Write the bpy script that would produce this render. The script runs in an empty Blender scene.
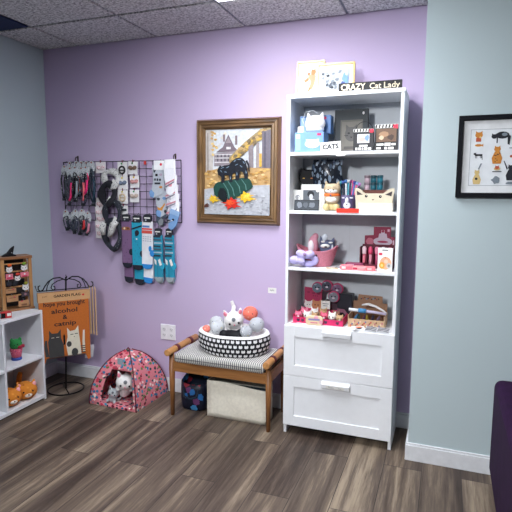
import bpy, bmesh, math, random
from mathutils import Vector, Matrix, Euler
PI = math.pi
C = bpy.context.scene.collection
rnd = random.Random(11)

# ------------------------------------------------------------------ materials
def lin(c):
    c = c / 255.0
    return c / 12.92 if c <= 0.04045 else ((c + 0.055) / 1.055) ** 2.4
_mc = {}
def M(rgb, rough=0.6, metal=0.0, var=0.05, scale=30, emit=0, alpha=1.0, sheen=0, spec=0.5):
    """procedural material: base colour with a little noise variation"""
    key = (rgb, rough, metal, var, scale, emit, alpha, sheen, spec)
    if key in _mc: return _mc[key]
    m = bpy.data.materials.new('mat_%d_%d_%d' % tuple(int(v) for v in rgb)); m.use_nodes = True
    nt = m.node_tree; b = nt.nodes['Principled BSDF']
    col = (lin(rgb[0]), lin(rgb[1]), lin(rgb[2]), 1)
    b.inputs['Roughness'].default_value = rough; b.inputs['Metallic'].default_value = metal
    b.inputs['Specular IOR Level'].default_value = spec
    if sheen: b.inputs['Sheen Weight'].default_value = sheen
    if alpha < 1: b.inputs['Alpha'].default_value = alpha
    tc = nt.nodes.new('ShaderNodeTexCoord'); nz = nt.nodes.new('ShaderNodeTexNoise')
    nz.inputs['Scale'].default_value = scale; nz.inputs['Detail'].default_value = 3
    nt.links.new(tc.outputs['Object'], nz.inputs['Vector'])
    mr = nt.nodes.new('ShaderNodeMapRange'); mr.inputs['To Min'].default_value = 1 - var; mr.inputs['To Max'].default_value = 1 + var
    mr.inputs['From Min'].default_value = .3; mr.inputs['From Max'].default_value = .7
    nt.links.new(nz.outputs['Fac'], mr.inputs['Value'])
    mx = nt.nodes.new('ShaderNodeVectorMath'); mx.operation = 'SCALE'; mx.inputs[0].default_value = col[:3]
    nt.links.new(mr.outputs['Result'], mx.inputs['Scale'])
    nt.links.new(mx.outputs['Vector'], b.inputs['Base Color'])
    if emit:
        b.inputs['Emission Color'].default_value = col; b.inputs['Emission Strength'].default_value = emit
    _mc[key] = m
    return m

def newmat(name):
    m = bpy.data.materials.new(name); m.use_nodes = True
    return m, m.node_tree, m.node_tree.nodes['Principled BSDF']
def N(nt, t, **kw):
    n = nt.nodes.new(t)
    for k, v in kw.items():
        if k in n.inputs: n.inputs[k].default_value = v
        else: setattr(n, k, v)
    return n
def ramp(nt, fac, stops, interp='LINEAR'):
    r = nt.nodes.new('ShaderNodeValToRGB'); r.color_ramp.interpolation = interp
    e = r.color_ramp.elements
    while len(e) < len(stops): e.new(0.5)
    for i, (p, c) in enumerate(stops):
        e[i].position = p; e[i].color = (lin(c[0]), lin(c[1]), lin(c[2]), 1)
    nt.links.new(fac, r.inputs['Fac']); return r
def mixc(nt, fac, a, b, mode='MIX'):
    n = nt.nodes.new('ShaderNodeMix'); n.data_type = 'RGBA'; n.blend_type = mode
    for sock, v in ((n.inputs['Factor'], fac), (n.inputs[6], a), (n.inputs[7], b)):
        if hasattr(v, 'is_linked'): nt.links.new(v, sock)
        elif isinstance(v, (int, float)): sock.default_value = v
        else: sock.default_value = (lin(v[0]), lin(v[1]), lin(v[2]), 1)
    return n.outputs[2]

def mat_floor():
    m, nt, b = newmat('vinyl_planks')
    tc = N(nt, 'ShaderNodeTexCoord'); mp = N(nt, 'ShaderNodeMapping')
    mp.inputs['Rotation'].default_value = (0, 0, PI / 2); mp.inputs['Location'].default_value = (.31, .075, 0)
    nt.links.new(tc.outputs['Object'], mp.inputs['Vector'])
    br = N(nt, 'ShaderNodeTexBrick'); br.offset = .37; br.offset_frequency = 2
    br.inputs['Scale'].default_value = 1; br.inputs['Brick Width'].default_value = 1.22; br.inputs['Row Height'].default_value = .182
    br.inputs['Mortar Size'].default_value = .0014; br.inputs['Mortar Smooth'].default_value = .1
    br.inputs['Color1'].default_value = (0, 0, 0, 1); br.inputs['Color2'].default_value = (1, 1, 1, 1); br.inputs['Mortar'].default_value = (.4, .4, .4, 1)
    nt.links.new(mp.outputs['Vector'], br.inputs['Vector'])
    # grain stretched along the plank, shifted from plank to plank
    mp2 = N(nt, 'ShaderNodeMapping'); mp2.inputs['Scale'].default_value = (16, .9, 1)
    nt.links.new(tc.outputs['Object'], mp2.inputs['Vector'])
    addv = N(nt, 'ShaderNodeVectorMath', operation='ADD'); sc = N(nt, 'ShaderNodeVectorMath', operation='SCALE')
    nt.links.new(br.outputs['Color'], sc.inputs[0]); sc.inputs['Scale'].default_value = 37
    nt.links.new(mp2.outputs['Vector'], addv.inputs[0]); nt.links.new(sc.outputs['Vector'], addv.inputs[1])
    n1 = N(nt, 'ShaderNodeTexNoise', Scale=.75, Detail=5, Roughness=.6, Distortion=.4)
    nt.links.new(addv.outputs['Vector'], n1.inputs['Vector'])
    mp3 = N(nt, 'ShaderNodeMapping'); mp3.inputs['Scale'].default_value = (90, 5, 1)
    nt.links.new(tc.outputs['Object'], mp3.inputs['Vector'])
    n2 = N(nt, 'ShaderNodeTexNoise', Scale=1.2, Detail=4, Roughness=.7)
    nt.links.new(mp3.outputs['Vector'], n2.inputs['Vector'])
    ad = N(nt, 'ShaderNodeMath', operation='MULTIPLY_ADD'); nt.links.new(n2.outputs['Fac'], ad.inputs[0]); ad.inputs[1].default_value = .30
    nt.links.new(n1.outputs['Fac'], ad.inputs[2])
    ad2 = N(nt, 'ShaderNodeMath', operation='MULTIPLY_ADD'); nt.links.new(br.outputs['Color'], ad2.inputs[0]); ad2.inputs[1].default_value = .12
    nt.links.new(ad.outputs[0], ad2.inputs[2])
    r = ramp(nt, ad2.outputs[0], FLOOR_STOPS)
    fin = mixc(nt, br.outputs['Fac'], r.outputs['Color'], (45, 40, 40))
    nt.links.new(fin, b.inputs['Base Color'])
    b.inputs['Roughness'].default_value = .5; b.inputs['Specular IOR Level'].default_value = .35
    bp = N(nt, 'ShaderNodeBump', Strength=.12, Distance=.002); nt.links.new(ad.outputs[0], bp.inputs['Height']); nt.links.new(bp.outputs['Normal'], b.inputs['Normal'])
    return m
FLOOR_STOPS = [(.40, (42, 34, 30)), (.60, (72, 60, 53)), (.76, (104, 90, 78)), (.92, (154, 138, 118))]

def mat_paint(name, rgb):
    m, nt, b = newmat(name)
    tc = N(nt, 'ShaderNodeTexCoord'); n = N(nt, 'ShaderNodeTexNoise', Scale=1.3, Detail=3)
    nt.links.new(tc.outputs['Object'], n.inputs['Vector'])
    r = ramp(nt, n.outputs['Fac'], [(.3, tuple(c * .985 for c in rgb)), (.7, rgb)])
    nt.links.new(r.outputs['Color'], b.inputs['Base Color'])
    b.inputs['Roughness'].default_value = .55; b.inputs['Specular IOR Level'].default_value = .3
    n2 = N(nt, 'ShaderNodeTexNoise', Scale=260, Detail=2); nt.links.new(tc.outputs['Object'], n2.inputs['Vector'])
    bp = N(nt, 'ShaderNodeBump', Strength=.06, Distance=.001); nt.links.new(n2.outputs['Fac'], bp.inputs['Height']); nt.links.new(bp.outputs['Normal'], b.inputs['Normal'])
    return m
def mat_ceiling():
    m, nt, b = newmat('acoustic_tile')
    tc = N(nt, 'ShaderNodeTexCoord'); n = N(nt, 'ShaderNodeTexNoise', Scale=75, Detail=4, Roughness=.75)
    nt.links.new(tc.outputs['Object'], n.inputs['Vector'])
    r = ramp(nt, n.outputs['Fac'], [(.36, (118, 118, 122)), (.50, (205, 205, 206)), (.64, (240, 240, 240))])
    nt.links.new(r.outputs['Color'], b.inputs['Base Color']); b.inputs['Roughness'].default_value = .95
    bp = N(nt, 'ShaderNodeBump', Strength=.5, Distance=.003); nt.links.new(n.outputs['Fac'], bp.inputs['Height']); nt.links.new(bp.outputs['Normal'], b.inputs['Normal'])
    return m
def mat_wood(name, dark, light, axis=0, scale=1.0, rough=.4):
    m, nt, b = newmat(name)
    tc = N(nt, 'ShaderNodeTexCoord'); mp = N(nt, 'ShaderNodeMapping')
    s = [34 * scale] * 3; s[axis] = 3 * scale; mp.inputs['Scale'].default_value = s
    nt.links.new(tc.outputs['Object'], mp.inputs['Vector'])
    n = N(nt, 'ShaderNodeTexNoise', Scale=1.6, Detail=5, Roughness=.6, Distortion=.5); nt.links.new(mp.outputs['Vector'], n.inputs['Vector'])
    r = ramp(nt, n.outputs['Fac'], [(.3, dark), (.7, light)])
    nt.links.new(r.outputs['Color'], b.inputs['Base Color']); b.inputs['Roughness'].default_value = rough
    return m
def mat_spots(name, base, cols, scale, thr=.36, rough=.8, squash=(1, 1, 1)):
    """fabric with scattered little motifs in several colours"""
    m, nt, b = newmat(name)
    tc = N(nt, 'ShaderNodeTexCoord'); mp = N(nt, 'ShaderNodeMapping'); mp.inputs['Scale'].default_value = squash
    nt.links.new(tc.outputs['Object'], mp.inputs['Vector'])
    v = N(nt, 'ShaderNodeTexVoronoi', Scale=scale); nt.links.new(mp.outputs['Vector'], v.inputs['Vector'])
    sep = N(nt, 'ShaderNodeSeparateColor'); nt.links.new(v.outputs['Color'], sep.inputs['Color'])
    k = len(cols)
    r = ramp(nt, sep.outputs[0], [(i / k, c) for i, c in enumerate(cols)], 'CONSTANT')
    nz = N(nt, 'ShaderNodeTexNoise', Scale=scale * 3, Detail=1); nt.links.new(mp.outputs['Vector'], nz.inputs['Vector'])
    ma = N(nt, 'ShaderNodeMath', operation='MULTIPLY_ADD'); nt.links.new(nz.outputs['Fac'], ma.inputs[0]); ma.inputs[1].default_value = .35
    nt.links.new(v.outputs['Distance'], ma.inputs[2])
    lt = N(nt, 'ShaderNodeMath', operation='LESS_THAN'); nt.links.new(ma.outputs[0], lt.inputs[0]); lt.inputs[1].default_value = thr + .17
    nt.links.new(mixc(nt, lt.outputs[0], base, r.outputs['Color']), b.inputs['Base Color']); b.inputs['Roughness'].default_value = rough
    return m
def mat_stripes(name, a, c, axis, freq, duty=.5, rough=.85):
    m, nt, b = newmat(name)
    tc = N(nt, 'ShaderNodeTexCoord'); sp = N(nt, 'ShaderNodeSeparateXYZ'); nt.links.new(tc.outputs['Object'], sp.inputs[0])
    mu = N(nt, 'ShaderNodeMath', operation='MULTIPLY'); nt.links.new(sp.outputs[axis], mu.inputs[0]); mu.inputs[1].default_value = freq
    fr = N(nt, 'ShaderNodeMath', operation='FRACT'); nt.links.new(mu.outputs[0], fr.inputs[0])
    gt = N(nt, 'ShaderNodeMath', operation='GREATER_THAN'); nt.links.new(fr.outputs[0], gt.inputs[0]); gt.inputs[1].default_value = duty
    nt.links.new(mixc(nt, gt.outputs[0], a, c), b.inputs['Base Color']); b.inputs['Roughness'].default_value = rough
    return m

# ------------------------------------------------------------------ mesh builder
class MB:
    def __init__(self, mat=None):
        self.v = []; self.f = []; self.mi = []; self.sm = []; self.mats = []; self.X = Matrix.Identity(4); self.mat = mat
    def _m(self, mat):
        mat = mat or self.mat
        if mat not in self.mats: self.mats.append(mat)
        return self.mats.index(mat)
    def add(self, vs, fs, mat=None, smooth=False, X=None):
        o = len(self.v); T = self.X @ X if X is not None else self.X
        self.v += [tuple(T @ Vector(p)) for p in vs]
        k = self._m(mat)
        for f in fs:
            self.f.append(tuple(i + o for i in f)); self.mi.append(k); self.sm.append(smooth)
        return self
    def box(self, x0, y0, z0, x1, y1, z1, mat=None, X=None):
        vs = [(x0, y0, z0), (x1, y0, z0), (x1, y1, z0), (x0, y1, z0), (x0, y0, z1), (x1, y0, z1), (x1, y1, z1), (x0, y1, z1)]
        return self.add(vs, [(0, 3, 2, 1), (4, 5, 6, 7), (0, 1, 5, 4), (1, 2, 6, 5), (2, 3, 7, 6), (3, 0, 4, 7)], mat, False, X)
    def ell(self, c, r, mat=None, rot=None, seg=16, rings=10, X=None, smooth=True):
        if isinstance(mat, tuple): mat, rot = None, mat
        if isinstance(r, (int, float)): r = (r, r, r)
        R = (Euler(rot).to_matrix().to_4x4() if rot else Matrix.Identity(4))
        T = Matrix.Translation(Vector(c)) @ R @ Matrix.Diagonal((r[0], r[1], r[2], 1))
        if X is not None: T = X @ T
        vs = [(0, 0, -1)]
        for i in range(1, rings):
            a = -PI / 2 + PI * i / rings
            for j in range(seg):
                t = 2 * PI * j / seg; vs.append((math.cos(a) * math.cos(t), math.cos(a) * math.sin(t), math.sin(a)))
        vs.append((0, 0, 1)); fs = []
        for j in range(seg):
            fs.append((0, 1 + (j + 1) % seg, 1 + j))
            for i in range(rings - 2):
                a = 1 + i * seg; fs.append((a + j, a + (j + 1) % seg, a + seg + (j + 1) % seg, a + seg + j))
            a = 1 + (rings - 2) * seg; fs.append((a + j, a + (j + 1) % seg, len(vs) - 1))
        return self.add(vs, fs, mat, smooth, T)
    def cyl(self, p0, p1, r0, r1=None, mat=None, n=14, smooth=True):
        r1 = r0 if r1 is None else r1
        p0, p1 = Vector(p0), Vector(p1); d = (p1 - p0).normalized()
        q = d.to_track_quat('Z', 'Y').to_matrix()
        vs = []
        for p, r in ((p0, r0), (p1, r1)):
            for j in range(n):
                t = 2 * PI * j / n; vs.append(p + q @ Vector((r * math.cos(t), r * math.sin(t), 0)))
        self.add(vs, [(j, (j + 1) % n, n + (j + 1) % n, n + j) for j in range(n)], mat, smooth)
        return self.add(vs, [tuple(range(n))[::-1], tuple(range(n, 2 * n))], mat, False)
    def tube(self, pts, r, mat=None, n=8, closed=False, flat=(1, 1)):
        P = [Vector(p) for p in pts]; K = len(P); vs = []
        rr = r if isinstance(r, (list, tuple)) else [r] * K
        up = Vector((0, 1, 0)); prev = None
        for i in range(K):
            a = P[(i - 1) % K] if (closed or i > 0) else P[0]; b = P[(i + 1) % K] if (closed or i < K - 1) else P[-1]
            t = (b - a).normalized()
            if prev is None:
                s = t.cross(up)
                if s.length < .1: s = t.cross(Vector((1, 0, 0)))
            else: s = prev - t * prev.dot(t)
            s.normalize(); prev = s; u = s.cross(t)
            for j in range(n):
                w = 2 * PI * j / n; vs.append(P[i] + s * (rr[i] * flat[0] * math.cos(w)) + u * (rr[i] * flat[1] * math.sin(w)))
        fs = []
        for i in range(K if closed else K - 1):
            a = i * n; b = ((i + 1) % K) * n
            for j in range(n): fs.append((a + j, b + j, b + (j + 1) % n, a + (j + 1) % n))
        self.add(vs, fs, mat, True)
        if not closed: self.add(vs, [tuple(range(n)), tuple(range((K - 1) * n, K * n))[::-1]], mat, False)
        return self
    def lathe(self, prof, c=(0, 0, 0), mat=None, n=24, sx=1, sy=1, smooth=True, wob=None):
        vs = []
        for k, (r, z) in enumerate(prof):
            for j in range(n):
                t = 2 * PI * j / n; q = r * (wob(t, k) if wob else 1)
                vs.append((c[0] + q * sx * math.cos(t), c[1] + q * sy * math.sin(t), c[2] + z))
        fs = []
        for i in range(len(prof) - 1):
            for j in range(n): fs.append((i * n + j, i * n + (j + 1) % n, (i + 1) * n + (j + 1) % n, (i + 1) * n + j))
        self.add(vs, fs, mat, smooth)
        if prof[0][0] > 1e-4: self.add(vs, [tuple(range(n))[::-1]], mat, False)
        if prof[-1][0] > 1e-4: self.add(vs, [tuple(range(len(vs) - n, len(vs)))], mat, False)
        return self
    def slab(self, pts, y0, y1, mat=None, X=None, smooth=False):
        """outline in the xz plane given depth from y0 (front) to y1 (back)"""
        n = len(pts)
        a = sum(pts[i][0] * pts[(i + 1) % n][1] - pts[(i + 1) % n][0] * pts[i][1] for i in range(n))
        if a < 0: pts = pts[::-1]
        vs = [(x, y0, z) for x, z in pts] + [(x, y1, z) for x, z in pts]
        fs = [tuple(range(n)), tuple(range(n, 2 * n))[::-1]]
        self.add(vs, fs, mat, False, X)
        return self.add(vs, [(i, n + i, n + (i + 1) % n, (i + 1) % n) for i in range(n)], mat, smooth, X)
    def poly(self, pts, y, mat=None):
        """flat print on a face that looks towards -y"""
        n = len(pts)
        a = sum(pts[i][0] * pts[(i + 1) % n][1] - pts[(i + 1) % n][0] * pts[i][1] for i in range(n))
        if a < 0: pts = pts[::-1]
        return self.add([(x, y, z) for x, z in pts], [tuple(range(n))], mat)
    def build(self, name, parent=None, bevel=0, seg=2, sub=0, remesh=0, loc=None, rot=None, smoothmod=0):
        me = bpy.data.meshes.new(name); me.from_pydata([tuple(v) for v in self.v], [], self.f)
        for m in self.mats: me.materials.append(m)
        for p, k, s in zip(me.polygons, self.mi, self.sm): p.material_index = k; p.use_smooth = s
        bm = bmesh.new(); bm.from_mesh(me); bmesh.ops.remove_doubles(bm, verts=bm.verts, dist=1e-5)
        bm.to_mesh(me); bm.free(); me.update()
        o = bpy.data.objects.new(name, me); C.objects.link(o)
        if parent is not None: o.parent = parent
        if loc: o.location = loc
        if rot: o.rotation_euler = rot
        if remesh:
            r = o.modifiers.new('remesh', 'REMESH'); r.mode = 'VOXEL'; r.voxel_size = remesh; r.use_smooth_shade = True
            s = o.modifiers.new('smooth', 'SMOOTH'); s.iterations = smoothmod or 4
        if bevel:
            b = o.modifiers.new('bevel', 'BEVEL'); b.width = bevel; b.segments = seg; b.limit_method = 'ANGLE'; b.angle_limit = math.radians(40)
        if sub:
            s = o.modifiers.new('sub', 'SUBSURF'); s.levels = s.render_levels = sub
        return o

def tag(o, label, cat, group=None, kind=None):
    o['label'] = label; o['category'] = cat
    if group: o['group'] = group
    if kind: o['kind'] = kind
    return o
def thing(name, label, cat, loc=(0, 0, 0), rz=0, group=None, tilt=0, roll=0):
    o = bpy.data.objects.new(name, None); C.objects.link(o); o.empty_display_size = .05
    o.location = loc; o.rotation_euler = (tilt, roll, rz)
    return tag(o, label, cat, group)
def solo(mb, name, label, cat, loc=(0, 0, 0), rz=0, group=None, tilt=0, roll=0, **kw):
    o = mb.build(name, None, **kw); o.location = loc; o.rotation_euler = (tilt, roll, rz)
    return tag(o, label, cat, group)
def struct(mb, name, **kw):
    o = mb.build(name, None, **kw); o['kind'] = 'structure'; return o
def dup(root, loc, rz=None, label=None, group=None, roll=None):
    def cp(o, par):
        c = o.copy(); C.objects.link(c); c.parent = par
        for ch in list(o.children): cp(ch, c)
        return c
    r = cp(root, None); r.location = loc
    if rz is not None: r.rotation_euler[2] = rz
    if roll is not None: r.rotation_euler[1] = roll
    if label: r['label'] = label
    if group: r['group'] = group
    return r
_txt = {}
def text(body, size, mat, parent, loc, rz=0, width=None, name='lettering', bold=0.0, label=None, roll=0):
    """raised flat letters that read from the -y side"""
    cu = bpy.data.curves.new('t', 'FONT'); cu.body = body; cu.size = size; cu.align_x = 'CENTER'; cu.align_y = 'CENTER'
    cu.resolution_u = 2; cu.offset = bold; cu.extrude = .0002
    t = bpy.data.objects.new('t', cu); C.objects.link(t)
    dg = bpy.context.evaluated_depsgraph_get(); dg.update()
    me = bpy.data.meshes.new_from_object(t.evaluated_get(dg)); bpy.data.objects.remove(t)
    xs = [v.co.x for v in me.vertices]
    if width and xs:
        k = width / (max(xs) - min(xs)); me.transform(Matrix.Diagonal((k, 1, 1, 1)))
    me.transform(Matrix.Rotation(PI / 2, 4, 'X'))
    me.materials.clear(); me.materials.append(mat)
    o = bpy.data.objects.new(name, me); C.objects.link(o); o.parent = parent; o.location = loc; o.rotation_euler = (0, roll, rz)
    if label: o['label'] = label
    return o
def circ(cx, cz, r, n=16, rz=None, a0=0, a1=2 * PI):
    rz = r if rz is None else rz; full = abs(a1 - a0 - 2 * PI) < 1e-6
    k = n if full else n + 1
    return [(cx + r * math.cos(a0 + (a1 - a0) * i / n), cz + rz * math.sin(a0 + (a1 - a0) * i / n)) for i in range(k)]
def rect(x0, z0, x1, z1): return [(x0, z0), (x1, z0), (x1, z1), (x0, z1)]
def rrect(x0, z0, x1, z1, r, n=4):
    p = []
    for cx, cz, a in ((x1 - r, z0 + r, -PI / 2), (x1 - r, z1 - r, 0), (x0 + r, z1 - r, PI / 2), (x0 + r, z0 + r, PI)):
        for i in range(n + 1): t = a + PI / 2 * i / n; p.append((cx + r * math.cos(t), cz + r * math.sin(t)))
    return p
def cathead(cx, cz, r, ear=.55):
    """outline of a cat's head seen from the front"""
    p = circ(cx, cz, r, 12, r * .85, -PI * 1.18, PI * .18)
    return p + [(cx + r * .86, cz + r * (.6 + ear)), (cx + r * .35, cz + r * .78), (cx - r * .35, cz + r * .78), (cx - r * .86, cz + r * (.6 + ear))]

WHITE = M((228, 230, 233), .45); PAPER = M((226, 225, 221), .8); BLACK = M((12, 12, 17), .55, spec=.25); GREY = M((130, 134, 140), .6)
PINK = M((232, 130, 150), .7); DPINK = M((205, 40, 90), .6); NAVY = M((22, 28, 52), .7); KRAFT = M((178, 132, 92), .85)
RED = M((205, 25, 30), .5); GOLD = M((214, 178, 110), .35, .3); CREAM = M((226, 214, 186), .8); PLUSHW = M((230, 228, 226), .95, sheen=.3, scale=90, var=.07)

# ------------------------------------------------------------------ room
ZC = 2.344; XR = 2.581; YR = -.36
wall_purple = mat_paint('purple_paint', (194, 176, 208)); wall_teal = mat_paint('grey_green_paint', (184, 199, 203))
trim_white = M((222, 224, 228), .4)
struct(MB(mat_floor()).box(-.1, -4.6, -.05, 5.0, .1, 0), 'floor')
struct(MB(wall_purple).box(-.1, 0, 0, XR, .1, 2.45), 'wall_back')
struct(MB(wall_teal).box(-.1, -4.6, 0, 0, 0, 2.45), 'wall_left')
struct(MB(wall_teal).box(XR, YR, 0, 5.0, .1, 2.45), 'wall_right')
def baseboard(mb, x0, x1, yf, t=.013):
    mb.box(x0, yf - t, 0, x1, yf, .082).box(x0, yf - t * .55, .082, x1, yf, .093)
mb = MB(trim_white); baseboard(mb, 0, XR, 0); struct(mb, 'baseboard_back', bevel=.002)
mb = MB(trim_white); mb.box(0, -4.6, 0, .013, 0, .082).box(0, -4.6, .082, .007, 0, .093); struct(mb, 'baseboard_left', bevel=.002)
mb = MB(trim_white); baseboard(mb, XR - .013, 5.0, YR); mb.box(XR - .013, YR, 0, XR, -.013, .082); struct(mb, 'baseboard_right', bevel=.002)
# suspended ceiling: grid plane with tiles dropped a little below it
T = .6096; TX = .3146; TY = -.4317
mb = MB(M((60, 62, 70), .8)); mb.box(-.1, -4.6, ZC + .010, 5.0, .1, ZC + .08); struct(mb, 'ceiling')
tiles = MB(mat_ceiling()); xs = [0.006] + [TX + i * T for i in range(-0, 9)]; ys = [-.004] + [TY - i * T for i in range(0, 8)]
for i in range(len(xs) - 1):
    for j in range(len(ys) - 1):
        if i == 3 and j in (1, 2): continue          # near troffer
        if i == 3 and j in (5, 6): continue          # far troffer
        if i == 0 and j == 1: continue               # dark return grille
        if xs[i] > XR and ys[j] > YR: continue
        tiles.box(xs[i] + .008, ys[j + 1] + .010, ZC, xs[i + 1] - .008, ys[j] - .010, ZC + .014)
struct(tiles, 'ceiling_tiles', bevel=.002)
mb = MB(M((120, 126, 138), .6))  # white grid bars greyed, shade of the tile grooves put into the colour
for x in xs[1:]: mb.box(x - .012, -4.5, ZC + .008, x + .012, 0, ZC + .02)
for y in ys[1:]: mb.box(0, y - .012, ZC + .008, 5, y + .012, ZC + .02)
struct(mb, 'trim_1')

def troffer(y0, y1, label, power):
    t = thing('ceiling_light', label, 'ceiling light', (TX + 2.5 * T, (y0 + y1) / 2, ZC), group='recessed ceiling lights')
    w = T / 2 - .012; h = (y1 - y0) / 2 - .012
    f = MB(M((225, 228, 232), .4)); e = .022
    f.box(-w, -h, -.004, w, -h + e, .012).box(-w, h - e, -.004, w, h, .012).box(-w, -h + e, -.004, -w + e, h - e, .012).box(w - e, -h + e, -.004, w, h - e, .012)
    f.build('frame', t)
    MB(M((244, 248, 255), .5, var=0, emit=power)).box(-w + e, -h + e, -.016, w - e, h - e, .008).build('diffuser', t)
    return t
troffer(TY - 2 * T, TY, 'bright recessed ceiling light just in front of the purple wall', 17)
troffer(TY - 6 * T, TY - 4 * T, 'ceiling light further out into the room, behind the photographer', 12)
g = MB(M((30, 44, 84), .8)); g.box(.012, TY - T + .012, ZC - .003, TX - .012, TY - .012, ZC + .004)
solo(g, 'ceiling_vent', 'dark navy vent panel in the ceiling cell by the grey left wall', 'vent', bevel=.002)

# ------------------------------------------------------------------ white cube shelf on the left
wht = M((228, 230, 234), .45, var=.02)
t = thing('cube_shelf', 'low white cube shelf along the grey left wall', 'shelf', (.014, -.42, 0)); TH = .016; PIT = .305; L = 3 * PIT + TH
def part(name, par, mat, *b, bevel=.0012):
    return MB(mat).box(*b).build(name, par, bevel=bevel)
part('side_panel', t, wht, 0, -TH, 0, .268, 0, .6); part('side_panel', t, wht, 0, -L, 0, .268, -L + TH, .6)
part('top_panel', t, wht, 0, -L + TH, .6 - .02, .268, -TH, .6); part('bottom_panel', t, wht, 0, -L + TH, .012, .268, -TH, .034)
part('middle_shelf', t, wht, .006, -L + TH, .282, .266, -TH, .298)
for k in (1, 2):
    y = -k * PIT
    part('divider', t, wht, .006, y - TH, .034, .266, y, .282); part('divider', t, wht, .006, y - TH, .298, .266, y, .58)
part('back_panel', t, wht, 0, -L + TH, .034, .006, -TH, .58)

# wooden keyring rack
wood_l = mat_wood('rack_wood', (150, 100, 58), (206, 158, 104), 2); wood_d = mat_wood('rack_board', (120, 78, 48), (165, 115, 74), 0)
RZ = math.radians(64); t = thing('display_rack', 'small wooden tabletop rack of hanging cat trinkets on the white cube shelf', 'rack', (.104, -.462, .60), RZ)
mb = MB(wood_d); mb.box(-.1, -.062, 0, .1, .05, .014); mb.build('base', t, bevel=.002)
mb = MB(wood_d); mb.box(-.098, -.062, .334, .098, .05, .352); mb.build('top', t, bevel=.002)
for x in (-.084, .084):
    for y in (-.048, .038):
        MB(wood_l).box(x - .0105, y - .009, .014, x + .0105, y + .009, .334).build('post', t, bevel=.0015)
MB(M((38, 34, 34), .8)).box(-.072, .030, .016, .072, .036, .332).build('back_board', t)
for z in (.095, .15, .205, .25, .30):
    MB(wood_l).box(-.073, -.042, z, .073, -.034, z + .008).build('rail', t)
Mr = Matrix.Translation((.104, -.462, .60)) @ Matrix.Rotation(RZ, 4, 'Z')
def rackpt(x, z, dy=0): return tuple(Mr @ Vector((x, -.052 + dy, z)))
def trinket_card(name, label, w, h, mat, deco, x, z, cat='trinket', group='cat trinkets hanging in the wooden rack'):
    t = thing(name, label, cat, rackpt(x, z), RZ, group)
    MB(mat).box(-w / 2, -.002, -h, w / 2, .002, 0).build('card', t, bevel=.001)
    d = MB(); y = -.0026
    for pts, m in deco: d.poly(pts, y, m); y -= .0003
    if deco: d.build('print', t)
    MB(GREY).tube([(0, 0, -.002), (0, .004, .006), (0, .014, .01), (0, .014, .004)], .0012).build('hook', t)
    return t
def cat_trinket(label, x, z, topm, w=.038):
    t = thing('cat_ornament', label, 'ornament', rackpt(x, z), RZ, 'cat trinkets hanging in the wooden rack')
    b = MB(PLUSHW); b.slab(cathead(0, -.024, w / 2), -.006, .006); b.build('head', t, bevel=.003)
    f = MB(); f.poly(circ(-.009, -.022, .003, 8), -.0065, BLACK); f.poly(circ(.009, -.022, .003, 8), -.0065, BLACK); f.poly([(-.003, -.029), (.003, -.029), (0, -.033)], -.0065, PINK)
    f.build('face', t)
    MB(topm).ell((.002, -.003, .006), (.013, .006, .009)).build('topper', t)
    return t
cat_trinket('white cat ornament with an orange topper, upper left in the wooden rack', -.044, .292, M((226, 96, 30)))
cat_trinket('white cat ornament with a green topper, upper right in the wooden rack', .046, .296, M((120, 160, 40)))
cat_trinket('white cat ornament with a red topper, second row of the wooden rack', .003, .232, M((214, 60, 40)), .034)
pk = [(rect(-.016, -.03, .016, -.022), DPINK), (circ(0, -.012, .006, 8), WHITE)]
trinket_card('trinket_card', 'pink trinket card left of the red topped ornament in the wooden rack', .044, .036, M((222, 120, 135)), pk, -.045, .243)
trinket_card('trinket_card', 'pink trinket card right of the red topped ornament in the wooden rack', .052, .03, M((222, 120, 135)), pk, .048, .246)
for x, w in ((-.05, 'black cat charm hanging at the left of the dark row in the wooden rack'), (-.012, 'black cat charm hanging in the middle of the dark row in the wooden rack')):
    t = thing('cat_charm', w, 'charm', rackpt(x, .196), RZ, 'cat trinkets hanging in the wooden rack')
    MB(M((26, 28, 38))).slab(cathead(0, -.02, .016), -.005, .005).build('head', t, bevel=.002)
    MB(GREY).tube([(0, 0, -.004), (0, .006, .006), (0, .014, .004)], .0012).build('hook', t)
cat_trinket('white cat ornament with olive topper, right side below the pink card in rack', .05, .168, M((150, 150, 40)), .042)
kr = [(rect(-.02, -.012, .02, -.009), M((90, 60, 45))), (circ(.012, -.006, .004, 8), DPINK)]
trinket_card('trinket_card', 'brown kraft trinket card, upper of the two on the left of the rack', .062, .03, KRAFT, kr, -.04, .148)
trinket_card('trinket_card', 'brown kraft trinket card, lower of the two on the left of the rack', .07, .036, KRAFT, kr, -.034, .098)
trinket_card('trinket_card', 'dark trinket card on the right of the wooden rack', .05, .03, M((60, 50, 58)), [(circ(0, -.015, .008, 10), M((150, 110, 120)))], .046, .116)
trinket_card('trinket_card', 'brown kraft trinket card at the lower right of the wooden rack', .066, .04, KRAFT, [(circ(-.012, -.004, .005, 8), DPINK), (rect(-.016, -.034, .018, -.022), M((120, 78, 50)))], .034, .062)
# black fin shaped figure on the rack
mb = MB(BLACK); mb.slab([(-.052, 0), (.036, 0), (.034, .008), (.014, .014), (.022, .045), (.026, .066), (.004, .05), (-.02, .022), (-.05, .008)], -.012, .012)
mb.poly(circ(.006, .024, .004, 8), -.0123, GREY)
solo(mb, 'cat_figurine', 'black pointed figurine lying on top of the wooden rack', 'figurine', (.12, -.50, .9525), RZ, bevel=.004)
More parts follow.
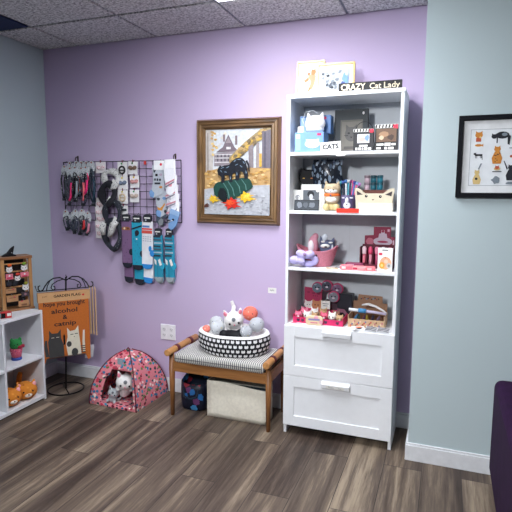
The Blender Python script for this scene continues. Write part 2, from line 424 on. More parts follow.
# things lying on the shelf top in front of the rack
t = thing('trinket_box', 'small red and black box at the front of the white cube shelf top', 'box', (.232, -.665, .6015), math.radians(60))
MB(M((190, 40, 44))).box(-.03, -.02, 0, .03, .02, .036).build('box', t, bevel=.002)
d = MB(); d.poly(rect(-.028, .003, -.006, .032), -.0204, BLACK); d.poly(rect(.004, .012, .026, .03), -.0204, PAPER); d.build('print', t)
t = thing('plush_toy', 'grey and teal soft toy at the front edge of the white cube shelf top', 'soft toy', (.236, -.745, .601), math.radians(60))
mb = MB(M((120, 150, 155), .95)); mb.ell((0, 0, .026), (.034, .026, .026)).ell((-.014, -.012, .052), (.02, .018, .018)); mb.build('body', t, remesh=.004)
mb = MB(M((60, 70, 80), .9)); mb.ell((-.026, -.012, .07), (.006, .005, .01)).ell((-.004, -.012, .07), (.006, .005, .01)); mb.build('ears', t)
MB(BLACK).ell((-.02, -.03, .054), .003).ell((-.009, -.03, .054), .003).build('eyes', t)

# cactus cat in a cup, upper cell
t = thing('cactus_toy', 'green cat eared cactus toy in a pink cup on the upper cube shelf', 'toy', (.185, -.555, .2985), math.radians(55))
grn = mat_spots('cactus_green', (34, 130, 62), [(60, 170, 90), (20, 90, 45)], 120, .2)
mb = MB(grn); mb.ell((0, 0, .098), (.038, .032, .036)).ell((-.024, 0, .125), (.011, .01, .018)).ell((.024, 0, .125), (.011, .01, .018)); mb.build('cactus', t, remesh=.003)
mb = MB(M((150, 20, 50))); mb.ell((.018, -.028, .086), (.014, .008, .011)).ell((.036, -.024, .09), (.012, .008, .012)).ell((.027, -.03, .088), .006); mb.build('bow', t)
MB(BLACK).ell((-.012, -.031, .104), .004).ell((.004, -.032, .106), .004).build('eyes', t)
MB(mat_spots('cup_pink', (214, 92, 120), [(40, 60, 110), (240, 230, 230), (120, 30, 60)], 110, .25)).lathe([(.028, .016), (.037, .068), (.037, .074), (.032, .074)]).build('cup', t)
MB(M((40, 70, 150))).lathe([(.03, 0), (.032, .004), (.03, .018)]).build('cup_base', t)
t = thing('toy_bottle', 'dark red toy half hidden behind the green cactus toy', 'toy', (.11, -.625, .2985))
MB(M((140, 24, 40))).lathe([(.02, .02), (.024, .05), (.012, .075), (.01, .085)]).build('body', t)
MB(M((60, 66, 90))).lathe([(.026, 0), (.026, .02), (.02, .022)]).build('base', t)

# orange cat slippers, lower cell
tabby = mat_spots('tabby_plush', (214, 132, 44), [(176, 92, 26), (226, 150, 60)], 40, .3, .95)
def slipper(label, loc, rz, both):
    t = thing('cat_slipper', label, 'slipper', loc, rz, 'orange cat slippers in the lower cube')
    mb = MB(tabby); mb.ell((0, -.035, .054), (.068, .060, .054)).ell((0, .05, .038), (.054, .08, .038)).ell((0, -.01, .058), (.054, .06, .05))
    mb.build('body', t, remesh=.005)
    MB(M((226, 186, 120), .95)).ell((0, .055, .055), (.04, .062, .018)).build('opening', t)
    for s in (-1, 1):
        e = MB(tabby); e.cyl((s * .04, -.03, .078), (s * .052, -.03, .118), .022, .004, n=10); o = e.build('ear', t)
        MB(M((240, 170, 180), .9)).ell((s * .047, -.047, .094), (.013, .006, .015), (-.3, 0, s * .25)).build('ear_lining', o)
    mb = MB(BLACK); mb.ell((-.026, -.083, .062), .007).ell((.026, -.083, .062), .007); mb.build('eyes', t)
    mb = MB(M((245, 235, 220), .95)); mb.ell((0, -.088, .04), (.022, .01, .014)); mb.build('muzzle', t)
    MB(M((120, 60, 40))).ell((0, -.098, .046), (.005, .004, .004)).build('nose', t)
    if both: MB(tabby).tube([(-.02, .06, .045), (-.022, .062, .09), (-.018, .06, .125), (-.012, .055, .148)], [.020, .018, .017, .014]).build('tail', t)
    return t
slipper('orange cat plush slipper at the front of the lower cube, left of its pair', (.186, -.640, .0345), math.radians(68), False)
slipper('orange cat plush slipper with an upright tail, right of its pair in the lower cube', (.196, -.512, .0345), math.radians(58), True)

# ------------------------------------------------------------------ flag stand
iron = M((22, 22, 26), .45, .6)
t = thing('flag_stand', 'black wrought iron flag stand with scrolled arms beside the purple wall', 'stand', (.292, -.246, 0), math.radians(51))
LEAN = .03
mb = MB(iron); mb.tube([(.118 * math.cos(a * PI / 16), .118 * math.sin(a * PI / 16), .005) for a in range(32)], .005, closed=True); mb.tube([(0, .118, .005), (0, -.118, .005)], .004); mb.build('base_ring', t)
MB(iron).cyl((0, 0, .004), (LEAN, 0, .79), .0055).build('pole', t)
mb = MB(iron); mb.X = Matrix.Translation((LEAN, 0, -.012)); mb.tube([(0, 0, .788), (.006, 0, .802), (0, 0, .815), (-.006, 0, .802), (0, 0, .79)], .004); mb.build('finial', t)
for s in (-1, 1):
    q = .8
    def sp(pts): return [(LEAN + s * x * q, 0, z) for x, z in pts]
    MB(iron).tube(sp([(0, .765), (.05, .788), (.10, .785), (.14, .766), (.17, .735), (.185, .712), (.205, .705), (.222, .716), (.22, .738), (.205, .742)]), .0042).build('arm', t)
    MB(iron).tube(sp([(.02, .775), (.07, .765), (.11, .745), (.122, .722), (.108, .706), (.09, .712), (.092, .730), (.104, .731)]), .0034).build('scroll', t)
    MB(iron).tube(sp([(.125, .775), (.15, .735), (.16, .70)]), .003).build('stay', t)
# arms that carry the flags stick out to the front
MB(iron).tube([(-.165, 0, .742), (-.165, -.085, .72), (.165, -.085, .72), (.165, 0, .742)], .0035).build('flag_rail', t)

FX = Matrix.Translation((.292, -.246, 0)) @ Matrix.Rotation(math.radians(51), 4, 'Z')
def flag(label, off, colour, front):
    p = FX @ Vector((-.002, off, .705)); t = thing('garden_flag', label, 'flag', tuple(p), math.radians(51), 'garden flags on the iron stand')
    w = .158
    mb = MB(KRAFT if not front else M((206, 160, 112), .8)); mb.box(-w - .004, -.003, -.062, w + .004, .003, .0); mb.build('header_card', t)
    mb = MB(colour); mb.slab([(-w, -.055), (w, -.055), (w, -.478), (w - .018, -.485), (w - .035, -.438), (-w + .035, -.438), (-w + .018, -.485), (-w, -.48)] if front else rect(-w, -.45, w, -.055), -.0012, .0022); mb.build('cloth', t)
    return t
fl = flag('orange garden flag with two cats, foremost on the black iron stand', -.088, M((190, 104, 38), .9, scale=120, var=.08), True)
text('GARDEN FLAG', .024, BLACK, fl, (.02, -.0036, -.026), width=.17, bold=.0006)
text('purr', .018, M((120, 60, 40)), fl, (-.12, -.0036, -.022))
d = MB(); d.poly([(.112, -.03), (.122, -.022), (.132, -.03), (.122, -.038)], -.0034, RED); d.build('badge', fl)
ink = M((44, 34, 34), .9)
for s, z, w in (('hope you brought', -.078, .262), ('alcohol', -.128, .165), ('&', -.172, .03), ('catnip', -.215, .14)): text(s, .042, ink, fl, (.0, -.002, z), width=w, bold=.0008)
d = MB(); dk = M((62, 62, 62), .9); cr = M((222, 216, 196), .9); y = -.0018
d.poly([(-.108, -.438), (-.112, -.33), (-.104, -.30), (-.104, -.25), (-.085, -.275), (-.05, -.275), (-.03, -.25), (-.03, -.31), (-.015, -.36), (-.012, -.438)], y, dk)
d.poly([(-.13, -.43), (-.136, -.36), (-.13, -.318), (-.118, -.316), (-.116, -.36), (-.108, -.43)], y, dk)
d.poly([(-.016, -.34), (-.016, -.30), (-.010, -.285), (-.004, -.30), (-.004, -.36), (-.016, -.36)], y - .0003, BLACK)
d.poly([(.01, -.438), (.0, -.36), (.012, -.31), (.01, -.245), (.028, -.272), (.062, -.268), (.082, -.238), (.086, -.30), (.092, -.36), (.098, -.438)], y, cr)
d.poly([(.108, -.43), (.106, -.35), (.112, -.275), (.124, -.274), (.122, -.35), (.124, -.43)], y, cr)
d.poly(circ(.02, -.36, .016, 10, .02), y - .0003, dk); d.poly(circ(.055, -.42, .022, 10, .028), y - .0003, dk)
for q in range(4): d.poly(rect(.094, -.43 + q * .014, .124, -.424 + q * .014), y - .0004, dk)
d.poly(rect(.03, -.298, .05, -.293), y - .0004, dk); d.poly(rect(.058, -.296, .078, -.291), y - .0004, dk); d.poly([(.05, -.31), (.06, -.31), (.055, -.316)], y - .0004, dk)
d.poly(rect(-.09, -.305, -.072, -.302), y - .0004, cr); d.poly(rect(-.06, -.305, -.042, -.302), y - .0004, cr)
d.build('cat_print', fl)
flag('garden flag hanging directly behind the orange one on the iron stand', -.072, M((150, 120, 110), .85), False)
flag('garden flag hanging last behind the orange one on the iron stand', -.056, M((120, 128, 120), .85), False)
kcol = M((206, 170, 128), .85)
for i in range(3):
    mb = MB(kcol); mb.box(-.0035, -.0, -.315, .0035, .12, 0).box(-.0045, -.001, -.318, .0045, .02, -.30)
    nm = ('nearest the orange flag', 'in the middle of the three', 'nearest the purple wall')[i]
    solo(mb, 'flag_pack', 'kraft backed flag pack hung edge-on beside the orange flag, ' + nm, 'flag pack', (.463 + i * .0135, -.172 + i * .012, .712 - i * .006), math.radians(40), 'edge-on flag packs on the iron stand', bevel=.001)
mb = MB(M((226, 228, 232), .3, alpha=.85)); mb.slab([(-.03, -.09), (.022, -.09), (.032, -.02), (.03, 0), (-.03, 0)], -.001, .001)
solo(mb, 'plastic_tag', 'white plastic tag sticking out below the orange flag', 'tag', (.425, -.150, .305), math.radians(45))

# ------------------------------------------------------------------ pet tent
tentmat = mat_spots('tent_fabric', (214, 126, 136), [(50, 110, 150), (120, 24, 50), (236, 214, 206), (40, 60, 66), (200, 60, 84), (96, 120, 70), (60, 140, 170)], 40, .47, .85, (1, 1, 1.25))
dkm = M((96, 24, 44), .8)
TC = Vector((.785, -.205, 0)); t = thing('pet_tent', 'pink cat print pop-up pet tent on the floor between stand and bench', 'pet tent', TC, math.radians(-2))
HB = .182; H = .335
def tp(side, u, w):
    """point on side panel: u across -1..1, w height 0..1"""
    k = max(0, 1 - w ** 2.0) ** .62 * HB; sag = 1 - .05 * (1 - u * u) * math.sin(PI * w)
    p = Vector((u * k, -k * sag, w * H))
    return Matrix.Rotation(side * PI / 2, 4, 'Z') @ p
NU, NW = 16, 16
for side in range(4):
    vs = []; fs = []
    for j in range(NW + 1):
        for i in range(NU + 1): vs.append(tp(side, -1 + 2 * i / NU, .995 * j / NW))
    for j in range(NW):
        for i in range(NU):
            u = -1 + 2 * (i + .5) / NU; z = (j + .5) / NW
            if side == 0 and -.5 < u < .88 and .09 < z < .70 and not (z > .55 and u < -.38): continue
            a = j * (NU + 1) + i; fs.append((a, a + 1, a + NU + 2, a + NU + 1))
    mb = MB(tentmat); mb.add(vs, fs, smooth=True); o = mb.build('front_panel' if side == 0 else 'side_panel' if side != 2 else 'back_panel', t)
    s = o.modifiers.new('s', 'SOLIDIFY'); s.thickness = .006; s.offset = -1
for side in range(4):
    MB(dkm).tube([tp(side, 1, .99 * i / 14) for i in range(15)], .0042, n=6).build('piping', t)
mb = MB(tentmat); mb.box(-HB, -HB, 0, HB, HB, .012); mb.build('floor_mat', t, bevel=.004)
mb = MB(M((150, 165, 175))); 
p = tp(0, .05, .80); mb.box(p.x - .018, p.y - .006, p.z - .022, p.x + .02, p.y + .002, p.z + .03); mb.build('sewn_label', t)
MB(dkm).tube([(-.012, 0, H - .004), (0, -.004, H + .010), (.012, 0, H - .004)], .004).build('top_loop', t)

def plush_cat(label, loc, rz, tilt=0, roll=0, s=1.0, col=PLUSHW, earcol=PINK, name='plush_cat', patch=GREY, group=None, lying=False):
    t = thing(name, label, 'soft toy', loc, rz, group, tilt, roll)
    mb = MB(col); mb.X = Matrix.Scale(s, 4)
    mb.ell((0, 0, .1), (.062, .05, .05))
    if lying: mb.ell((0, .06, .045), (.052, .07, .08)).ell((-.04, .01, .055), (.018, .04, .016)).ell((.04, .01, .055), (.018, .04, .016)).tube([(0, .12, .09), (.01, .15, .11), (.0, .16, .15)], [.016, .015, .012])
    else: mb.ell((0, .01, .04), (.045, .038, .05)).ell((-.035, -.03, .02), (.017, .03, .016)).ell((.035, -.03, .02), (.017, .03, .016)).tube([(.03, .04, .02), (.07, .04, .03), (.085, .03, .07)], [.012, .012, .009])
    mb.cyl((-.04, .005, .13), (-.052, .005, .172), .02, .005, n=10).cyl((.04, .005, .13), (.052, .005, .172), .02, .005, n=10)
    mb.build('body', t, remesh=.005 * s)
    for q in (-1, 1):
        e = MB(earcol); e.X = Matrix.Scale(s, 4); e.ell((q * .046, -.009, .15), (.011, .007, .016), (0, q * .25, 0)); e.build('ear_lining', t)
        e = MB(BLACK); e.X = Matrix.Scale(s, 4); e.ell((q * .027, -.046, .098), .0065); e.build('eye', t)
    e = MB(patch); e.X = Matrix.Scale(s, 4); e.ell((0, -.044, .123), (.012, .008, .014)); e.build('forehead_patch', t)
    e = MB(PINK); e.X = Matrix.Scale(s, 4); e.ell((0, -.052, .09), (.005, .004, .004)); e.build('nose', t)
    return t
plush_cat('white plush cat with pink ears lolling in the mouth of the pink tent', (.806, -.300, .048), math.radians(32), math.radians(8), math.radians(8), 1.0, lying=True)
plush_cat('pale grey plush toy slumped below the white cat inside the pink tent', (.735, -.335, .014), math.radians(20), 0, math.radians(14), .60, M((176, 182, 186), .95, sheen=.3), M((120, 124, 130)), patch=M((100, 104, 112)))

# ------------------------------------------------------------------ bench
oak = mat_wood('bench_oak', (124, 78, 40), (168, 116, 66), 0, .8); oakv = mat_wood('bench_oak_v', (118, 74, 38), (160, 108, 62), 2, .8); oaky = mat_wood('bench_oak_y', (166, 112, 62), (204, 150, 92), 1, .8)
t = thing('bench', 'wooden bench with a striped cushion and round side rails by the purple wall', 'bench', (1.5, -.2, 0))
for x in (-.315, .309):
    for y in (-.132, .15):
        s = 1 if x > 0 else -1
        mb = MB(oakv); mb.cyl((x, y, 0), (x, y, .30), .012, .0185, n=12).cyl((x, y, .30), (x, y, .392), .0185, .015, n=12); mb.build('leg', t)
for x in (-.315, .312):
    mb = MB(oaky); mb.cyl((x, -.19, .408), (x, .188, .408), .0205, n=18); mb.build('side_rail', t, bevel=.003)
    for y in (-.075, .095):
        mb = MB(M((92, 28, 36), .6)); mb.cyl((x, y - .015, .408), (x, y + .015, .408), .0225, n=18); mb.build('leather_strap', t)
    MB(oaky).box(x - .01, -.12, .29, x + .01, .14, .342).build('side_apron', t, bevel=.003)
MB(oak).box(-.302, -.142, .282, .296, -.122, .346).build('front_apron', t, bevel=.003)
MB(oak).box(-.302, .14, .282, .296, .158, .346).build('back_apron', t, bevel=.003)
MB(M((60, 44, 34))).box(-.30, -.12, .325, .294, .14, .34).build('seat_board', t)
ticking = mat_stripes('ticking_stripes', (206, 203, 196), (84, 88, 98), 0, 80, .60)
mb = MB(ticking); n = 14
mb.box(-.292, -.158, .342, .288, .172, .402); o = mb.build('cushion', t, bevel=.022, seg=4)
MB(M((70, 70, 76))).tube([(-.285, -.16, .372), (.281, -.16, .372)], .002).build('cushion_seam', t)

# cat bed on the bench
def mat_catprint():
    m, nt, b = newmat('cat_head_print')
    tc = N(nt, 'ShaderNodeTexCoord'); sp = N(nt, 'ShaderNodeSeparateXYZ'); nt.links.new(tc.outputs['UV'], sp.inputs[0])
    def math_(op, a, bb=None):
        n = N(nt, 'ShaderNodeMath', operation=op)
        for k, q in enumerate((a, bb)):
            if q is None: continue
            if isinstance(q, (int, float)): n.inputs[k].default_value = q
            else: nt.links.new(q, n.inputs[k])
        return n.outputs[0]
    v = math_('MULTIPLY', sp.outputs[1], 4.0); row = math_('FLOOR', v)
    u = math_('ADD', math_('MULTIPLY', sp.outputs[0], 36), math_('MULTIPLY', row, .5))
    fu = math_('SUBTRACT', math_('FRACT', u), .5); fv = math_('SUBTRACT', math_('FRACT', v), .42)
    e = math_('ADD', math_('POWER', math_('ABSOLUTE', math_('DIVIDE', fu, .33)), 3.0), math_('POWER', math_('ABSOLUTE', math_('DIVIDE', fv, .29)), 3.0))
    head = math_('LESS_THAN', e, 1.0)
    au = math_('ABSOLUTE', math_('SUBTRACT', math_('ABSOLUTE', fu), .22))
    ear = math_('MULTIPLY', math_('LESS_THAN', math_('ADD', math_('MULTIPLY', au, 2.2), fv), .42), math_('GREATER_THAN', fv, .1))
    ear = math_('MULTIPLY', ear, math_('LESS_THAN', au, .11))
    f = math_('MAXIMUM', head, ear)
    nt.links.new(mixc(nt, f, (20, 22, 30), (238, 238, 240)), b.inputs['Base Color']); b.inputs['Roughness'].default_value = .9
    return m
BX, BY, BZ = 1.528, -.172, .402
t = thing('cat_bed', 'round black and white cat head print pet bed on the striped bench cushion', 'pet bed', (BX, BY, BZ))
SX, SY, BH = .226, .166, .116
def ring(r, z, n=48):
    return [(r * SX * (1 + .015 * math.sin(6 * a)) * math.cos(a), r * SY * (1 + .015 * math.sin(6 * a)) * math.sin(a), z) for a in [2 * PI * i / n for i in range(n)]]
prof = [(.86, 0.0), (.93, .012), (.985, .05), (1.0, .085), (.985, BH)]
rings = [ring(r, z) for r, z in prof]; n = 48
vs = [p for rg in rings for p in rg]
fs = [(k * n + i, k * n + (i + 1) % n, (k + 1) * n + (i + 1) % n, (k + 1) * n + i) for k in range(len(rings) - 1) for i in range(n)]
mb = MB(mat_catprint()); mb.add(vs, fs, smooth=True)
me_o = mb.build('outer_wall', t)
uv = me_o.data.uv_layers.new(name='UVMap')
for pl in me_o.data.polygons:
    a_ = [math.atan2(me_o.data.vertices[me_o.data.loops[l].vertex_index].co.y, me_o.data.vertices[me_o.data.loops[l].vertex_index].co.x) for l in pl.loop_indices]
    wrap = max(a_) - min(a_) > PI
    for l, a in zip(pl.loop_indices, a_):
        if wrap and a < 0: a += 2 * PI
        uv.data[l].uv = (a / (2 * PI) + .5, me_o.data.vertices[me_o.data.loops[l].vertex_index].co.z / BH)
fleece = M((236, 234, 232), .98, sheen=.4, scale=140, var=.1)
ip = [(.985, BH), (.95, BH + .014), (.88, BH + .012), (.82, BH - .004), (.80, .092), (.7, .084)]
rings = [ring(r, z) for r, z in ip]; vs = [p for rg in rings for p in rg]
fs = [(k * n + i, k * n + (i + 1) % n, (k + 1) * n + (i + 1) % n, (k + 1) * n + i) for k in range(len(rings) - 1) for i in range(n)]
fs.append(tuple(range((len(ip) - 1) * n, len(ip) * n)))
mb = MB(fleece); mb.add(vs, fs, smooth=True); mb.build('fleece_lining', t)
def ball(label, x, y, z, r, col, dots):
    m = mat_spots('ball_%d' % col[0], col, dots, 62, .2, .95)
    solo(MB(m).ell((0, 0, 0), (r, r, r * .94)), 'plush_ball', label, 'toy ball', (x, y, z), rnd.random() * 6, 'plush balls in the pet bed')
gd = [(200, 180, 60), (90, 90, 100), (230, 230, 230)]
ball('large grey dotted plush ball at the back left inside the pet bed', 1.385, -.115, .546, .047, (188, 192, 196), gd)
ball('large grey dotted plush ball at the front left inside the pet bed', 1.432, -.205, .545, .046, (192, 196, 200), gd)
ball('grey dotted plush ball at the right inside the pet bed', 1.668, -.15, .572, .047, (182, 186, 192), gd)
ball('small grey dotted plush ball front right inside the pet bed, under the coral ball', 1.632, -.232, .545, .038, (176, 180, 186), gd)
ball('coral dotted plush ball topmost in the pet bed', 1.612, -.115, .628, .047, (236, 120, 100), [(60, 40, 50), (240, 200, 180), (120, 40, 50)])
ball('small coral plush ball at the far left edge inside the pet bed', 1.352, -.195, .524, .026, (236, 132, 116), [(240, 200, 180), (200, 90, 80)])
plush_cat('white plush cat with pink ears sprawled on top in the pet bed', (1.525, -.135, .495), math.radians(24), math.radians(14), math.radians(-8), 1.0, lying=True)
mb = MB(BLACK); mb.ell((0, 0, .02), (.075, .035, .03)).ell((-.05, -.01, .02), (.03, .025, .028)).ell((.05, .01, .03), (.03, .03, .03))
solo(mb, 'plush_toy', 'black soft toy at the front of the pet bed below the white cat', 'soft toy', (1.545, -.240, .498), remesh=.005)

# bins under the bench
t = thing('canvas_bin', 'cream canvas storage bin under the bench', 'bin', (1.585, -.14, 0))
canvas = M((242, 236, 220), .9, scale=60, var=.06)
X0, X1, Y0, Y1, HZ = -.195, .188, -.128, -.01, .226
mb = MB(canvas)
nx = 12; nz = 8; vs = []; fs = []
for j in range(nz + 1):
    for i in range(nx + 1):
        u = i / nx; w = j / nz; bow = math.sin(PI * u) * math.sin(PI * min(1, w * 1.05)); fold = .012 * math.exp(-((u - .12 - .35 * (1 - w)) / .09) ** 2)
        vs.append((X0 + (X1 - X0) * u + .006 * math.sin(w * 3), Y0 - .016 * bow + fold * math.sin(PI * w), HZ * w + (.006 * math.sin(u * 5) - .012 * u) * w))
for j in range(nz):
    for i in range(nx): a = j * (nx + 1) + i; fs.append((a, a + 1, a + nx + 2, a + nx + 1))
mb.add(vs, fs, smooth=True); o = mb.build('front_panel', t); s = o.modifiers.new('s', 'SOLIDIFY'); s.thickness = .004; s.offset = -1
mb = MB(canvas); mb.box(X0, Y0, 0, X0 + .004, Y1, HZ).box(X1 - .004, Y0, 0, X1, Y1, HZ - .01).box(X0, Y1 - .004, 0, X1, Y1, HZ).box(X0, Y0, 0, X1, Y1, .004); mb.build('bin_body', t)
MB(M((40, 56, 62), .9)).box(X0 + .01, Y0 + .02, .01, X1 - .01, Y1 - .01, .19).build('contents', t, bevel=.02)
bagm = mat_spots('dark_print_bag', (16, 24, 46), [(40, 110, 180), (150, 36, 54), (70, 150, 210), (20, 30, 56), (110, 60, 110), (18, 26, 48)], 20, .46, .5)
t = thing('tote_bag', 'dark blue patterned bag left of the canvas bin under the bench', 'bag', (1.268, -.165, 0))
mb = MB(bagm); n = 20
def bw(tt, k): return 1
pr = [(.07, 0), (.084, .01), (.09, .08), (.088, .15), (.086, .195)]
vs = []
for r, z in pr:
    for i in range(n):
        a = 2 * PI * i / n; c_, s_ = math.cos(a), math.sin(a); q = (abs(c_) ** 4 + abs(s_) ** 4) ** -.25
        vs.append((r * q * c_ * 1.0, r * q * s_ * .95, z * (1 + .12 * s_)))
fs = [(k * n + i, k * n + (i + 1) % n, (k + 1) * n + (i + 1) % n, (k + 1) * n + i) for k in range(len(pr) - 1) for i in range(n)] + [tuple(range(n))[::-1]]
mb.add(vs, fs, smooth=True); o = mb.build('bag_body', t); s = o.modifiers.new('s', 'SOLIDIFY'); s.thickness = .004
MB(M((26, 50, 66), .7)).box(-.062, -.058, .05, .062, .06, .135).build('contents', t, bevel=.02)
MB(M((24, 44, 62), .6)).tube([(-.05, -.083, .14), (-.045, -.095, .10), (0, -.1, .085), (.045, -.095, .10), (.05, -.083, .14)], .006).build('handle', t)

# ------------------------------------------------------------------ wall fittings
t = thing('power_outlet', 'white double power outlet low on the purple wall', 'power outlet', (.968, -.0005, .414))
MB(M((232, 230, 234), .35)).box(-.0575, -.006, -.054, .0575, 0, .054).build('cover_plate', t, bevel=.003)
for x in (-.028, .028):
    for z in (-.02, .02):
        o = MB(M((220, 218, 222), .3)).slab(circ(x, z, .0155, 16, .0135), -.008, -.005).build('socket', t)
        d = MB(BLACK); d.poly(rect(x - .007, z - .002, x - .005, z + .006), -.0083).poly(rect(x + .005, z - .002, x + .007, z + .006), -.0083).poly(circ(x, z - .007, .0022, 8), -.0083); d.build('slots', o)
t = thing('wall_label', 'small white label stuck on the purple wall left of the white cabinet', 'label', (1.714, -.0003, .757))
MB(PAPER).box(-.027, -.002, -.017, .027, 0, .017).build('card', t)
text('tails', .018, M((70, 90, 90)), t, (0, -.0023, .002))

# framed photograph
walnut = mat_wood('walnut_frame', (74, 54, 32), (136, 102, 62), 2, 1.2); walnut2 = mat_wood('walnut_frame_x', (64, 46, 28), (122, 90, 56), 0, 1.2)
W2, H2, FW = .281, .326, .064
t = thing('framed_photo', 'walnut framed print of a cat sculpture and autumn leaves on the purple wall', 'picture', (1.482, -.001, 1.489), roll=math.radians(.3))
def mitre(par, w, h, fw, d, mats, name='frame_rail', steps=((0, 0.0), (.2, 1), (.32, .82), (.5, .9), (.62, .72), (.8, .78), (.92, .5), (1, .35))):
    for k in range(4):
        L, mm = ((w, mats[0]), (h, mats[1]), (w, mats[0]), (h, mats[1]))[k]; D = (h, w, h, w)[k]
        mb = MB(mm); R = Matrix.Rotation(-k * PI / 2, 4, 'Y'); vs = []
        for f, e in steps:
            off = f * fw; vs += [(-L + off, -d * e, -D + off), (L - off, -d * e, -D + off)]
        n = len(steps); vs += [(-L + fw, 0, -D + fw), (L - fw, 0, -D + fw)]
        fs = [(2 * i, 2 * i + 1, 2 * i + 3, 2 * i + 2) for i in range(n)]
        mb.add(vs, fs, X=R); mb.build(name, par)
mitre(t, W2, H2, FW, .032, (walnut2, walnut))
MB(M((30, 22, 18))).box(-W2 + .004, -.004, -H2 + .004, W2 - .004, 0, H2 - .004).build('backing', t)
A = MB(); AW, AH = W2 - FW + .002, H2 - FW + .002
_lay = [0]
def ap(pts, col, rough=.35):
    """pts in the picture's own 262 x 360 grid, y downwards"""
    _lay[0] += 1
    A.poly([((x - 78 - 131) / 131 * AW, (1 - (y - 75) / 180) * AH) for x, y in pts], -.0045 - .00008 * _lay[0], M(col, rough, var=.12, scale=60))
def blob(cx, cy, rx, ry, n=12, j=.2, rot=0):
    r = random.Random(int(cx * 31 + cy * 7)); o = []
    for i in range(n):
        a = 2 * PI * i / n; q = 1 + (r.random() - .5) * 2 * j; x, y = rx * q * math.cos(a), ry * q * math.sin(a)
        o.append((cx + x * math.cos(rot) - y * math.sin(rot), cy + x * math.sin(rot) + y * math.cos(rot)))
    return o
ap(rect(78, 75, 340, 435), (204, 208, 214))
for i in range(26): ap(blob(rnd.uniform(85, 250), rnd.uniform(85, 150), rnd.uniform(4, 10), rnd.uniform(3, 7)), rnd.choice([(205, 208, 210), (235, 238, 242), (214, 206, 190)]))
ap([(78, 78), (104, 78), (112, 130), (108, 260), (78, 262)], (186, 180, 176)); ap([(84, 90), (90, 90), (92, 255), (82, 255)], (150, 142, 138))
for i in range(14): ap(blob(rnd.uniform(104, 125), rnd.uniform(85, 190), 6, 5), rnd.choice([(206, 164, 84), (186, 150, 96), (220, 190, 120)]))
ap([(114, 178), (205, 165), (205, 225), (114, 230)], (142, 132, 138))
ap([(122, 172), (150, 150), (172, 98), (196, 150), (212, 168)], (116, 104, 112)); ap(rect(150, 98, 159, 128), (128, 112, 116)); ap(rect(199, 104, 208, 142), (128, 112, 116))
ap([(160, 134), (184, 134), (172, 110)], (150, 138, 142))
for y in (180, 194, 212): ap(rect(116, y, 204, y + 4), (206, 204, 206))
for x in range(126, 200, 15): ap(rect(x, 183, x + 6, 193), (86, 80, 92)); ap(rect(x, 199, x + 6, 211), (90, 84, 94))
ap(rect(134, 132, 150, 140), (200, 196, 200)); ap(rect(164, 150, 182, 160), (214, 212, 214))
ap([(178, 215), (176, 195), (240, 130), (300, 80), (340, 75), (340, 115), (290, 130), (215, 200)], (160, 140, 100))
for i in range(70): q = rnd.random(); ap(blob(182 + 140 * q, 205 - 118 * q + rnd.uniform(-16, 16), 8, 6), rnd.choice([(206, 170, 84), (150, 124, 80), (190, 160, 110), (120, 104, 80)]))
ap([(306, 92), (340, 84), (340, 275), (308, 268)], (112, 106, 116)); ap([(254, 150), (272, 142), (274, 245), (256, 242)], (134, 124, 128)); ap(rect(284, 136, 296, 250), (150, 140, 140)); ap(rect(296, 180, 306, 235), (214, 170, 80)); ap(rect(314, 95, 322, 268), (90, 84, 96))
ap([(78, 255), (150, 235), (340, 240), (340, 325), (78, 335)], (186, 150, 100))
for i in range(110): ap(blob(rnd.uniform(82, 336), rnd.uniform(245, 315), 7, 3.5), rnd.choice([(216, 176, 104), (168, 124, 70), (226, 196, 140), (186, 140, 72)]))
ap([(78, 328), (150, 318), (340, 308), (340, 435), (78, 435)], (176, 178, 184))
for i in range(110): ap(blob(rnd.uniform(84, 336), rnd.uniform(345, 430), 5, 2.5), rnd.choice([(150, 152, 160), (198, 200, 204), (160, 160, 166), (186, 188, 194)]))
ap([(118, 322), (124, 308), (136, 298), (150, 294), (235, 280), (256, 280), (268, 290), (277, 318), (262, 330), (180, 384), (172, 340), (160, 322), (146, 322), (138, 340), (136, 362), (122, 352)], (24, 66, 58))
ap([(138, 340), (146, 322), (160, 322), (172, 340), (178, 380), (160, 384), (136, 364)], (14, 24, 28))
for a, b_ in (((156, 298), (182, 366)), ((176, 294), (202, 356)), ((204, 290), (226, 344)), ((230, 286), (250, 332))): ap([(a[0], a[1]), (a[0] + 3, a[1]), ((a[0] + b_[0]) / 2 + 10, (a[1] + b_[1]) / 2), (b_[0] + 3, b_[1]), (b_[0], b_[1]), ((a[0] + b_[0]) / 2 + 6, (a[1] + b_[1]) / 2)], (90, 128, 122))
bk = (22, 26, 36); hl = (112, 132, 152)
ap([(134, 250), (137, 240), (143, 232), (152, 232), (165, 228), (182, 226), (190, 214), (198, 206), (210, 199), (222, 196), (234, 199), (242, 206), (250, 220), (252, 232), (258, 260), (257, 284), (244, 288), (242, 270), (236, 256), (226, 252), (224, 270), (223, 290), (207, 292), (208, 270), (206, 258), (196, 262), (195, 280), (197, 298), (183, 299), (182, 280), (180, 270), (164, 268), (163, 285), (164, 300), (150, 303), (151, 285), (150, 276), (138, 268)], bk)
ap([(246, 212), (254, 206), (262, 226), (264, 252), (259, 254), (257, 230)], bk)
ap([(142, 234), (145, 226), (151, 233)], bk)
for cx, cy, rr in ((156, 238, -.3), (150, 252, .8), (176, 236, -.4), (205, 210, -.7), (222, 204, 0), (240, 216, 1), (212, 226, -.5), (230, 232, .7), (168, 256, .2), (250, 256, 1.4), (214, 264, 1.5), (188, 280, 1.5)): ap(blob(cx, cy, 7, 2, 8, .3, rr), hl)
